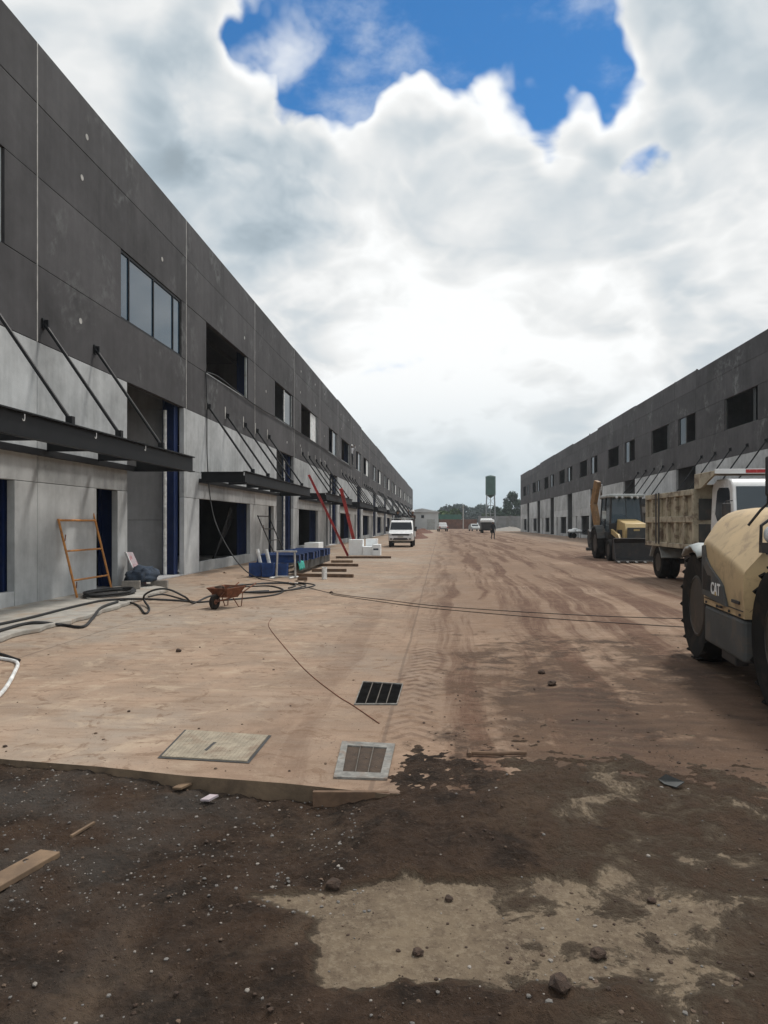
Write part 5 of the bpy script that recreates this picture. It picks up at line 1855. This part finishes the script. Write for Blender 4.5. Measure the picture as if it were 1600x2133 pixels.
# ------------------------------------------------------------------ site clutter along the left row
def scaffold_frame(name, label, p_near, p_far, lean, ht, mat, bars=(0.32, 0.80, 1.32), tips=True):
    T = empty(name, (0, 0, 0))
    T.location = p_near
    tag(T, label, 'scaffold')
    a, b = Vector((0, 0, 0)), Vector(p_far) - Vector(p_near)
    up = Vector((lean, 0, math.sqrt(ht * ht - lean * lean)))
    for s_, nm in ((a, 0), (b, 1)):
        mb = MB().tube([s_ + Vector((0, 0, .0)), s_ + up], 0.024, 10)
        if nm == 1 and tips: mb.tube([s_ + up * .99, s_ + up * 1.09], 0.016, 8)
        mb.build('upright', mat, T, smooth=True)
    for f_ in bars:
        q = up * (f_ / ht)
        MB().tube([a + q, b + q], 0.020, 10).build('crossbar', mat, T, smooth=True)
    MB().tube([a + up * .985, b + up * .985], 0.022, 10).build('crossbar', mat, T, smooth=True)
    for f_ in (.12, .72):
        MB().tube([a + up * f_ + Vector((.02, .02, 0)), a + up * (f_ + .08) + Vector((.05, .05, 0))], 0.012, 6).build('lock_pin', 'rust', T)
    return T


scaffold_frame('scaffold_frame', 'orange scaffold frame leaning against the pale wall by the doorway', (-7.42, 14.0, .077), (-7.42, 15.55, .077), -0.40, 1.66, 'orange_paint', (0.36, 0.98))
scaffold_frame('scaffold_frame', 'dark ladder-like scaffold frame leaning behind the blue steel beams', (-6.55, 28.3, 0), (-6.35, 29.3, 0), -0.85, 2.1, 'dark_part', (0.5, 1.0, 1.5), False)


def hollow_block(label, loc, rz):
    T = empty('concrete_block', loc, rz)
    tag(T, label, 'block', 'hollow blocks by the doorway')
    mb = MB()
    mb.box(-.2, .2, -.075, -.045, 0, .19)
    mb.box(-.2, .2, .045, .075, 0, .19)
    for x0, x1 in ((-.2, -.17), (-.015, .015), (.17, .2)):
        mb.box(x0, x1, -.045, .045, 0, .19)
    mb.build('block_shell', 'block_concrete', T, bevel=0.006)


hollow_block('grey hollow block lying at the foot of the orange frame', (-7.15, 15.95, .076), 0.3)
hollow_block('grey hollow block under the navy cloth by the gateway', (-6.9, 17.0, 0.003), 0.15)
# navy cloth bundle
rr = random.Random(9)
bm = bmesh.new()
bmesh.ops.create_icosphere(bm, subdivisions=4, radius=1)
for v in bm.verts:
    nn = mnoise.noise(v.co * 2.2) * .3 + mnoise.noise(v.co * 5) * .14
    v.co *= 1 + nn
    v.co = Vector((v.co.x * .34, v.co.y * .52, max(-.02, v.co.z * .26 + .10)))
me = bpy.data.meshes.new('cloth')
bm.to_mesh(me)
bm.free()
me.materials.append(MATS['cloth_navy'])
me.polygons.foreach_set('use_smooth', [True] * len(me.polygons))
o = bpy.data.objects.new('cloth_bundle', me)
COL.objects.link(o)
o.location = (-7.28, 16.85, .20)
tag(o, 'crumpled navy cloth heaped over the blocks by the gateway', 'cloth')
T = empty('sign_board', (-7.42, 17.02, .02))
tag(T, 'small red and white printed board leaning on the gateway pier', 'sign')
MB().bar((0.12, 0, 0), (-0.3, 0.05, 0.86), .42, .02, up=(1, 0, .5)).build('board', 'poster', T)
MB().bar((0.137, -.20, 0.01), (-0.283, -.15, 0.87), .03, .03, up=(1, 0, .5)).build('batten', 'white_plastic', T)


def wheelbarrow():
    T = empty('wheelbarrow', (-4.05, 13.25, 0), R(-20))
    T.scale = (.76,) * 3
    tag(T, 'rusty red wheelbarrow standing on the pavement before the second bay', 'wheelbarrow')
    # nose towards -y; tray tapering
    top = [(-.31, -.42, .50), (.31, -.42, .50), (.33, .32, .52), (-.33, .32, .52)]
    bot = [(-.17, -.26, .27), (.17, -.26, .27), (.19, .18, .25), (-.19, .18, .25)]
    mb = MB()
    mb.add(top + bot, [(4, 5, 6, 7), (0, 1, 5, 4), (1, 2, 6, 5), (2, 3, 7, 6), (3, 0, 4, 7)])
    tr = mb.build('tray', 'rust', T)
    tr.modifiers.new('solid', 'SOLIDIFY').thickness = 0.012
    mb = MB()
    mb.tube([top[i % 4] for i in range(5)], .012, 6)
    mb.build('tray_rim', 'rust', tr)
    for sx in (-1, 1):
        MB().tube([(sx * .06, -.50, .19), (sx * .16, -.1, .25), (sx * .22, .35, .36), (sx * .27, .85, .55)], .016, 8).build('handle', 'rust', T, smooth=True)
        MB().tube([(sx * .17, .0, .26), (sx * .21, .18, .012), (sx * .21, .30, .012), (sx * .22, .34, .34)], .013, 8).build('leg', 'rust', T, smooth=True)
        MB().tube([(sx * .06, -.50, .19), (sx * .2, -.36, .44)], .011, 6).build('wheel_stay', 'rust', T)
    mb = MB()
    mb.lathe([(.10, -.035), (.165, -.04), (.185, -.02), (.185, .02), (.165, .04), (.10, .035)], (0, -.5, .186), 'X', 20)
    wl = mb.build('wheel', 'tyre', T, smooth=True)
    MB().lathe([(.10, -.03), (.03, -.04), (.02, -.07), (.02, .07), (.03, .04), (.10, .03)], (0, -.5, .186), 'X', 14).build('rim', 'rust', wl)
    for i, (x, y) in enumerate(((-.1, -.15), (.08, .05))):
        o = bpy.data.objects.new('rubble', cm[i])
        COL.objects.link(o)
        o.parent = T
        o.location = (x, y, .49 - .05 * i)
        o.scale = (.13, .11, .10)


wheelbarrow()

# blue steel beams stacked crosswise on a grey steel channel
T = empty('steel_channel', (-4.45, 21.0, 0))
tag(T, 'long grey steel channel lying along the yard under the blue beams', 'steel beam')
mb = MB()
mb.box(-.10, .10, 0, 6.7, .12, .135)
mb.box(-.10, .10, 0, 6.7, .385, .40)
mb.box(.085, .10, 0, 6.7, .135, .385)
mb.build('channel', 'machine_grey', T)
for yy in (2.2, 4.4):
    MB().box(.101, .112, yy, yy + .05, .13, .39).build('stiffener', 'dark_part', T)
for px, pl in ((0, 0),):
    pass
T2 = empty('steel_channel', (-5.35, 21.0, 0))
tag(T2, 'second grey steel channel nearer the wall under the blue beams', 'steel beam')
mb = MB()
mb.box(-.10, .10, 0, 6.7, .12, .135)
mb.box(-.10, .10, 0, 6.7, .385, .40)
mb.box(-.10, -.085, 0, 6.7, .135, .385)
mb.build('channel', 'machine_grey', T2)
ordn = ['nearest', 'second', 'third', 'fourth', 'fifth', 'sixth', 'seventh', 'eighth', 'ninth']
proto = MB()
proto.box(-.72, .62, -.11, .11, 0, .014)
proto.box(-.72, .62, -.11, .11, .226, .24)
proto.box(-.72, .62, -.006, .006, .014, .226)
proto.box(.606, .62, -.11, .11, .014, .226)
bme = proto.mesh('blue_steel_beam', 'steel_blue')
simple('beam_blue', (0.010, 0.045, 0.17), 0.6, 0.0, 0.3, 5.0, (0.07, 0.07, 0.08), 0.55)
bme.materials[0] = MATS['beam_blue']
for i in range(9):
    o = bpy.data.objects.new('blue_steel_beam', bme)
    COL.objects.link(o)
    o.location = (-4.88 + rr.uniform(-.04, .04), 21.35 + i * .74, .402)
    o.rotation_euler = (0, 0, rr.uniform(-.04, .04))
    tag(o, '%s blue steel beam of the row laid across the grey channels, counted from the camera' % ordn[i].replace('nearest', 'nearest'), 'steel beam', 'blue steel beams laid in a row')
# upright blue plates at the near end
for i, (x, y, w_, h_) in enumerate(((-5.50, 20.85, .36, .42), (-5.08, 20.72, .34, .42), (-4.68, 20.85, .28, .40))):
    T = empty('blue_steel_box', (x, y, 0))
    tag(T, '%s of the three blue steel boxes standing at the near end of the beams' % ('leftmost', 'middle', 'rightmost')[i], 'steel box', 'blue steel boxes')
    mb = MB()
    mb.box(-w_ / 2, w_ / 2, -.14, -.125, .02, h_)
    mb.box(-w_ / 2, w_ / 2, .125, .14, .02, h_)
    mb.box(-w_ / 2, -w_ / 2 + .015, -.125, .125, .02, h_)
    mb.box(w_ / 2 - .015, w_ / 2, -.125, .125, .02, h_)
    mb.build('casing', 'beam_blue', T, bevel=.004)
    MB().box(-w_ / 2 + .016, w_ / 2 - .016, -.124, .124, .02, .05).build('base_plate', 'dark_part', T)
# teal cloth over the channel end
mb = MB()
vs = []
for i in range(9):
    for j in range(6):
        vs.append((-4.30 + .02 * math.sin(i * 2.1) + .012 * j, 21.2 + i * .11, .44 - j * .05 + .02 * math.sin(i * 1.7 + j)))
mb.add(vs, [(i * 6 + j, i * 6 + j + 1, (i + 1) * 6 + j + 1, (i + 1) * 6 + j) for i in range(8) for j in range(5)])
o = mb.build('teal_cloth', 'teal_cloth', smooth=True)
o.modifiers.new('solid', 'SOLIDIFY').thickness = 0.01
tag(o, 'teal cloth hanging over the near end of the grey channel', 'cloth')
# two white tubes standing up among the blue boxes
for i, (x, lb) in enumerate(((-5.45, 'left white tube sticking up behind the blue boxes'), (-5.18, 'right white tube sticking up behind the blue boxes'))):
    mb = MB().tube([(x + .12, 21.05, .02), (x - .06, 21.05, .82)], .055, 10)
    tag(mb.build('white_tube', 'white_plastic', smooth=True), lb, 'tube', 'white tubes among the blue boxes')
# pale pipe stand
T = empty('pipe_stand', (-4.50, 20.35, 0))
tag(T, 'pale pipe trestle standing in front of the blue steel boxes', 'trestle')
for sx in (-.26, .30):
    MB().tube([(sx, 0, .02), (sx * .9, .02, .78)], .028, 8).build('upright', 'sealant', T, smooth=True)
    MB().tube([(sx - .12, -.28, .03), (sx + .02, .25, .03)], .026, 8).build('foot', 'white_plastic', T, smooth=True)
MB().tube([(-.30, .02, .78), (.34, .02, .78)], .026, 8).build('top_rail', 'sealant', T, smooth=True)
MB().tube([(-.26, 0, .05), (.32, 0, .05)], .024, 8).build('bottom_rail', 'sealant', T, smooth=True)

# timber bearers lying across the ground
planks = [((620, 1209), (640, 1209), 'short timber stub in front of the bearers beside the trestle'), ((618, 1201), (736, 1203), 'nearest long timber bearer, under the white post'), ((650, 1191), (722, 1191), 'second timber bearer from the camera, short and dark'),
          ((655, 1179), (746, 1180), 'third timber bearer from the camera'), ((690, 1172), (735, 1172), 'thin pale timber bearer just beyond the third'), ((700, 1163), (815, 1163), 'farthest timber bearer, below the white foam blocks')]
for i, (a, b, lb) in enumerate(planks):
    A, B = G(*a), G(*b)
    mb = MB().bar((A.x, A.y, .05), (B.x, B.y, .05), .12, .095)
    tag(mb.build('timber_bearer', 'wood_dark' if i not in (4,) else 'wood', bevel=.006), lb, 'timber', 'timber bearers on the pavement')
q = G(677, 1206)
mb = MB()
mb.lathe([(.075, 0), (.075, .34), (.062, .34), (.062, .02)], (q.x, q.y - .1, 0.002), 'Z', 16)
tag(mb.build('white_post', 'white_plastic', smooth=True), 'short white pipe standing upright on the nearest timber bearer', 'pipe')

# litter: paper and plastic offcuts near the second bay
mb = MB()
rl = random.Random(31)
for i in range(34):
    q = G(rl.uniform(415, 640), rl.uniform(1190, 1235))
    if q.x < -7.6: continue
    sz_, an = rl.uniform(.03, .11), rl.uniform(0, 6.28)
    c_, s_ = math.cos(an) * sz_, math.sin(an) * sz_
    h1, h2 = rl.uniform(.006, .05), rl.uniform(.006, .03)
    mb.add([(q.x + c_, q.y + s_, .006), (q.x - s_ * .6, q.y + c_ * .6, h1), (q.x - c_, q.y - s_, h2), (q.x + s_ * .6, q.y - c_ * .6, .006)], [(0, 1, 2, 3)], rl.randrange(3))
tag(mb.build('litter', ['white_plastic', 'block_concrete', 'wood']), 'small pale offcuts and rubbish scattered in front of the second bay', 'litter', kind='stuff')

# white foam blocks
fb = [((-4.28, -3.62), (32.9, 33.5), (.10, .84), 'tall upright white foam block at the left of the pile'), ((-3.61, -3.16), (32.8, 33.5), (.10, .52), 'low middle white foam block of the pile'),
      ((-3.15, -2.78), (32.7, 33.3), (.10, .62), 'right white foam block with dark printed marks'), ((-3.55, -3.0), (33.55, 34.1), (.10, .86), 'white foam block standing behind the low middle one'),
      ((-7.55, -6.75), (39.0, 40.6), (.003, .52), 'white foam block on the ground by the second shop opening')]
for i, (xx, yy, zz, lb) in enumerate(fb):
    T = empty('foam_block', ((xx[0] + xx[1]) / 2, (yy[0] + yy[1]) / 2, 0))
    tag(T, lb, 'foam block', 'white foam blocks')
    hx, hy = (xx[1] - xx[0]) / 2, (yy[1] - yy[0]) / 2
    MB().box(-hx, hx, -hy, hy, zz[0], zz[1]).build('block', 'foam', T, bevel=.015)
    if i == 2:
        MB().box(-.14, .10, -hy - .003, -hy - .0005, .36, .44).build('printed_mark', 'cloth_navy', T)
        MB().box(hx + .0005, hx + .003, -.1, .02, .42, .48).build('printed_mark', 'cloth_navy', T)

# red steel channels leaning on the canopies
def red_beam(label, a, b, wd):
    T = empty('red_steel_beam', a)
    tag(T, label, 'steel beam', 'red steel beams leaning on the canopies')
    d_ = Vector(b) - Vector(a)
    MB().bar((0, 0, 0), d_, wd, .02, up=(0, -1, .3)).build('web', 'red_paint', T)
    sd_ = d_.normalized().cross(Vector((0, -1, .3))).normalized()
    nn = sd_.cross(d_.normalized()).normalized()
    for s_ in (-1, 1):
        o_ = sd_ * (s_ * (wd / 2 - .008)) + nn * .045
        MB().bar(o_, d_ + o_, .016, .09, up=tuple(nn)).build('flange', 'red_paint', T)


red_beam('thin red steel beam propped from the pavement up past the second canopy end', (-4.36, 33.3, .06), (-6.10, 32.6, 3.85), .11)
red_beam('wide dark red steel beam propped against the third canopy', (-5.45, 45.4, .06), (-6.12, 43.4, 3.75), .20)

# stacked bars inside the second shop opening
for i in range(6):
    y_ = 27.2 + i * .28 + rr.uniform(-.08, .08)
    mb = MB().bar((-8.9 - .1 * i, y_, .05), (-8.35 - .06 * i, y_ + .5, 2.05 + rr.uniform(-.3, .25)), .09, .05)
    tag(mb.build('leaning_board', 'dark_part', bevel=.004), '%s dark board from the left leaning just inside the second shop opening' % ordn[i].replace('nearest', 'first'), 'board', 'boards leaning inside the second shop opening')

# rubble heap by the far left wall
def heap(name, label, c, rx, ry, h, mat):
    mb = MB()
    n1, n2 = 14, 24
    vs = []
    for i in range(n1):
        for j in range(n2):
            a_ = 2 * PI * j / n2
            r_ = i / (n1 - 1)
            x, y = c[0] + rx * r_ * math.cos(a_), c[1] + ry * r_ * math.sin(a_)
            z = h * (1 - r_ ** 1.4) * (0.8 + .5 * mnoise.noise(Vector((x * 1.3, y * 1.3, 0)))) + (.05 * mnoise.noise(Vector((x * 5, y * 5, 1))) if r_ < .95 else 0) - .02 * r_
            vs.append((x, y, z))
    mb.add(vs, [(i * n2 + j, i * n2 + (j + 1) % n2, (i + 1) * n2 + (j + 1) % n2, (i + 1) * n2 + j) for i in range(n1 - 1) for j in range(n2)])
    tag(mb.build(name, mat, smooth=True), label, 'heap')


heap('rubble_heap', 'low heap of red rubble beyond the small white truck', (-2.6, 78, 0), 1.3, 6, .75, 'red_soil')
heap('rubble_heap', 'farther reddish heap in front of the pale shed', (-3.2, 118, 0), 2.2, 6, .9, 'red_soil')
heap('rubble_heap', 'grey rubble heap by the far end of the right row', (14.2, 150, 0), 4.0, 5, 1.0, 'block_concrete')

# ------------------------------------------------------------------ the far end of the yard
def shed():
    T = empty('shed', (-4.6, 176, 0))
    tag(T, 'pale low shed with a shallow roof closing the left far end', 'shed')
    MB().box(-4.0, 4.0, 0, 9, 0, 4.3).build('wall', 'shed_wall', T)
    MB().prism([(-4.3, 4.3), (4.3, 4.3), (4.3, 4.45), (0, 5.3), (-4.3, 4.45)], 'Y', -.4, 9.4).build('roof', 'shed_wall', T)
    w_ = MB().box(-0.2, .5, -.03, -.001, 2.9, 3.6).build('window', 'glass_dark', T)
    MB().box(-.28, .58, -.045, -.001, 2.82, 2.895).build('sill', 'sealant', w_)
    MB().box(1.2, 3.2, -.03, -.001, 0.01, 2.6).build('door', 'pale_grey', T)


shed()


def wall_thing(name, label, cat, x0, x1, y, h, mat, posts=True, t_=.2):
    T = empty(name, ((x0 + x1) / 2, y, -.3))
    tag(T, label, cat)
    L_ = (x1 - x0) / 2
    MB().box(-L_, L_, -t_ / 2, t_ / 2, 0, h + .3).build('wall_face', mat, T)
    if posts:
        n = max(2, int((x1 - x0) / 4))
        for i in range(n + 1):
            xx = -L_ + 2 * L_ * i / n
            MB().box(xx - .15, xx + .15, -t_ / 2 - .08, t_ / 2 + .08, 0, h + .42).build('post', mat, T)


wall_thing('boundary_wall', 'brown brick boundary wall across the far end of the yard', 'wall', -0.4, 10.2, 205.5, 2.7, 'brick_wall')
wall_thing('boundary_wall', 'grey block boundary wall between the far truck and the right row', 'wall', 10.6, 24.0, 200, 3.6, 'fence_grey')
wall_thing('metal_hoarding', 'green sheet-metal hoarding behind the brown boundary wall', 'fence', -3.0, 6.0, 212, 4.2, 'green_sheet')


def water_tower():
    Y_ = 190.0
    c = D(1022, 1040, Y_)
    T = empty('water_tower', (c.x, Y_, -.3))
    tag(T, 'green cylindrical water tank raised on a steel frame tower', 'water tower')
    zb, zt = D(1022, 1031, Y_).z + .3, D(1022, 993, Y_).z + .3
    r_ = 1.34
    tk = MB().lathe([(0.25, zb - .75), (.75, zb - .35), (r_, zb), (r_, zt), (r_ * 1.03, zt + .03), (r_ * .55, zt + .28), (.12, zt + .42)], (0, 0, 0), 'Z', 28).build('tank', 'tank_green', T, smooth=True)
    for zz in (zb + .05, (zb + zt) / 2, zt - .1):
        MB().lathe([(r_ + .005, zz - .04), (r_ + .04, zz), (r_ + .005, zz + .04)], (0, 0, 0), 'Z', 28).build('hoop', 'tank_green', tk)
    for sx in (-1, 1):
        for sy in (-1, 1):
            MB().tube([(sx * 1.35, sy * 1.35, 0), (sx * 1.0, sy * 1.0, zb + .1)], .10, 8).build('leg', 'galvanised', T)
    for z0 in (2.0, 4.4, 6.6):
        k0 = 1.35 - .35 * z0 / zb
        mb = MB()
        for a, b in (((-1, -1), (1, -1)), ((1, -1), (1, 1)), ((1, 1), (-1, 1)), ((-1, 1), (-1, -1))):
            mb.tube([(a[0] * k0, a[1] * k0, z0), (b[0] * k0, b[1] * k0, z0)], .06, 6)
        mb.build('brace_ring', 'galvanised', T)
        k1 = 1.35 - .35 * (z0 + 2.2) / zb
        mb = MB()
        for sx in (-1, 1):
            mb.tube([(sx * k0, -k0, z0), (-sx * k1, -k1, z0 + 2.2)], .035, 6)
        mb.build('cross_brace', 'galvanised', T)
    MB().tube([(0, 0, .0), (0, 0, zb - .7)], .09, 8).build('riser_pipe', 'galvanised', T)


water_tower()
q = D(965, 1100, 197)
T = empty('utility_pole', (q.x, 197, -.3))
tag(T, 'thin pale utility pole standing before the far trees', 'pole')
MB().tube([(0, 0, 0), (0, 0, 7.0)], .16, 8, r2=.1).build('pole', 'sealant', T, smooth=True)
MB().box(-.7, .7, -.06, .06, 6.3, 6.42).build('crossarm', 'wood_dark', T)


def tree(label, loc, h, rx, kind, n, seed, leaf=.5, gap=.35, group='trees beyond the far wall'):
    rr = random.Random(seed)
    T = empty('tree', loc)
    tag(T, label, 'tree', group)
    mb = MB()
    mb.tube([(0, 0, 0), (.1, 0, h * .3), (-.05, .05, h * .6), (.05, 0, h * .85)], .05 * h * .5, 8, r2=.03)
    lobes = []
    for i in range(9):
        a = rr.uniform(0, 6.28)
        zz = rr.uniform(.34, .92) * h
        k = math.sin(PI * min(1, max(0.12, (zz / h - .15) / .85))) ** .7
        d_ = rr.uniform(.25, .85) * rx * k
        lobes.append((Vector((math.cos(a) * d_, math.sin(a) * d_, zz)), rr.uniform(.26, .46) * rx))
        mb.tube([(0, 0, zz * .7), (math.cos(a) * d_ * .6, math.sin(a) * d_ * .6, zz * .9), lobes[-1][0]], .03 * h * .25, 5, r2=.02)
    lobes.append((Vector((0, 0, h * .88)), rx * .35))
    mb.build('trunk', 'bark', T, smooth=True)
    vs, fs = [], []
    for i in range(n):
        c, r_ = lobes[rr.randrange(len(lobes))]
        v = Vector((rr.gauss(0, 1), rr.gauss(0, 1), rr.gauss(0, 1))).normalized() * r_ * (rr.random() ** .4)
        v.z *= .85
        q = c + v
        nrm = Vector((rr.gauss(0, 1), rr.gauss(0, 1), rr.gauss(0, 1) + .6)).normalized()
        u = nrm.orthogonal().normalized()
        w_ = nrm.cross(u)
        s_ = leaf * rr.uniform(.4, 1.0)
        o_ = len(vs)
        vs += [q + u * s_, q + w_ * s_ * .7, q - u * s_, q - w_ * s_ * .7]
        fs.append((o_, o_ + 1, o_ + 2, o_ + 3))
    me = bpy.data.meshes.new('crown')
    me.from_pydata(vs, [], fs)
    me.materials.append(MATS[kind])
    o = bpy.data.objects.new('crown', me)
    COL.objects.link(o)
    o.parent = T


q = D(1067, 1090, 225)
tree('tall loose-crowned tree standing against the sky beside the right row', (q.x, 225, -.3), 11.8, 4.4, 'leaf_dark', 2600, 8, .45)
near_trees = [(918, 1066, 222, 'leaf_green', 'round green tree rising directly beside the pale shed'), (945, 1062, 226, 'leaf_green', 'broad green tree above the brown wall, second from the shed'),
              (1040, 1060, 218, 'leaf_dark', 'dark tree right behind the legs of the water tower'), (1055, 1062, 212, 'leaf_dark', 'dark tree just left of the tall loose-crowned tree'), (1078, 1064, 230, 'leaf_dark', 'dark low tree half hidden by the end of the right row'),
              (1020, 1072, 232, 'leaf_green', 'low green tree seen between the water tower legs')]
for i, (px, py, Y_, kd, lb) in enumerate(near_trees):
    q = D(px, py, Y_)
    tree(lb, (q.x, Y_, -.3), q.z + .3, 4.2, kd, 1100, 20 + i, .6)
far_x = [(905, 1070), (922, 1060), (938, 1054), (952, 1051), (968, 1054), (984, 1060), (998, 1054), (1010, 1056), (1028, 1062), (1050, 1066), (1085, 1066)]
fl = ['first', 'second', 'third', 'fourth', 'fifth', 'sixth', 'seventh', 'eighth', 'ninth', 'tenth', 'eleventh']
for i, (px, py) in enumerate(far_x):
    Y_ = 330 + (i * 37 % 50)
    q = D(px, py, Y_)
    tree('%s tree from the left in the far blue-green row on the skyline' % fl[i], (q.x, Y_, -.3), q.z + .3, 6.2, 'leaf_hazed', 1000, 40 + i, .9, group='far skyline trees')


# ------------------------------------------------------------------ thin humid air over the yard
m = bpy.data.materials.new('haze')
m.use_nodes = True
t = NT(m.node_tree)
vol = t.n('ShaderNodeVolumePrincipled', Color=(0.86, 0.93, 1.0, 1.0), Density=0.0004, Anisotropy=0.2)
t.n('ShaderNodeOutputMaterial', Volume=vol.outputs[0])
MATS['haze'] = m
tag(MB().box(-3050, 3050, -3050, 3050, -1.35, 17.0).build('haze', 'haze'), 'thin pale haze filling the air over the yard', 'haze', kind='stuff')
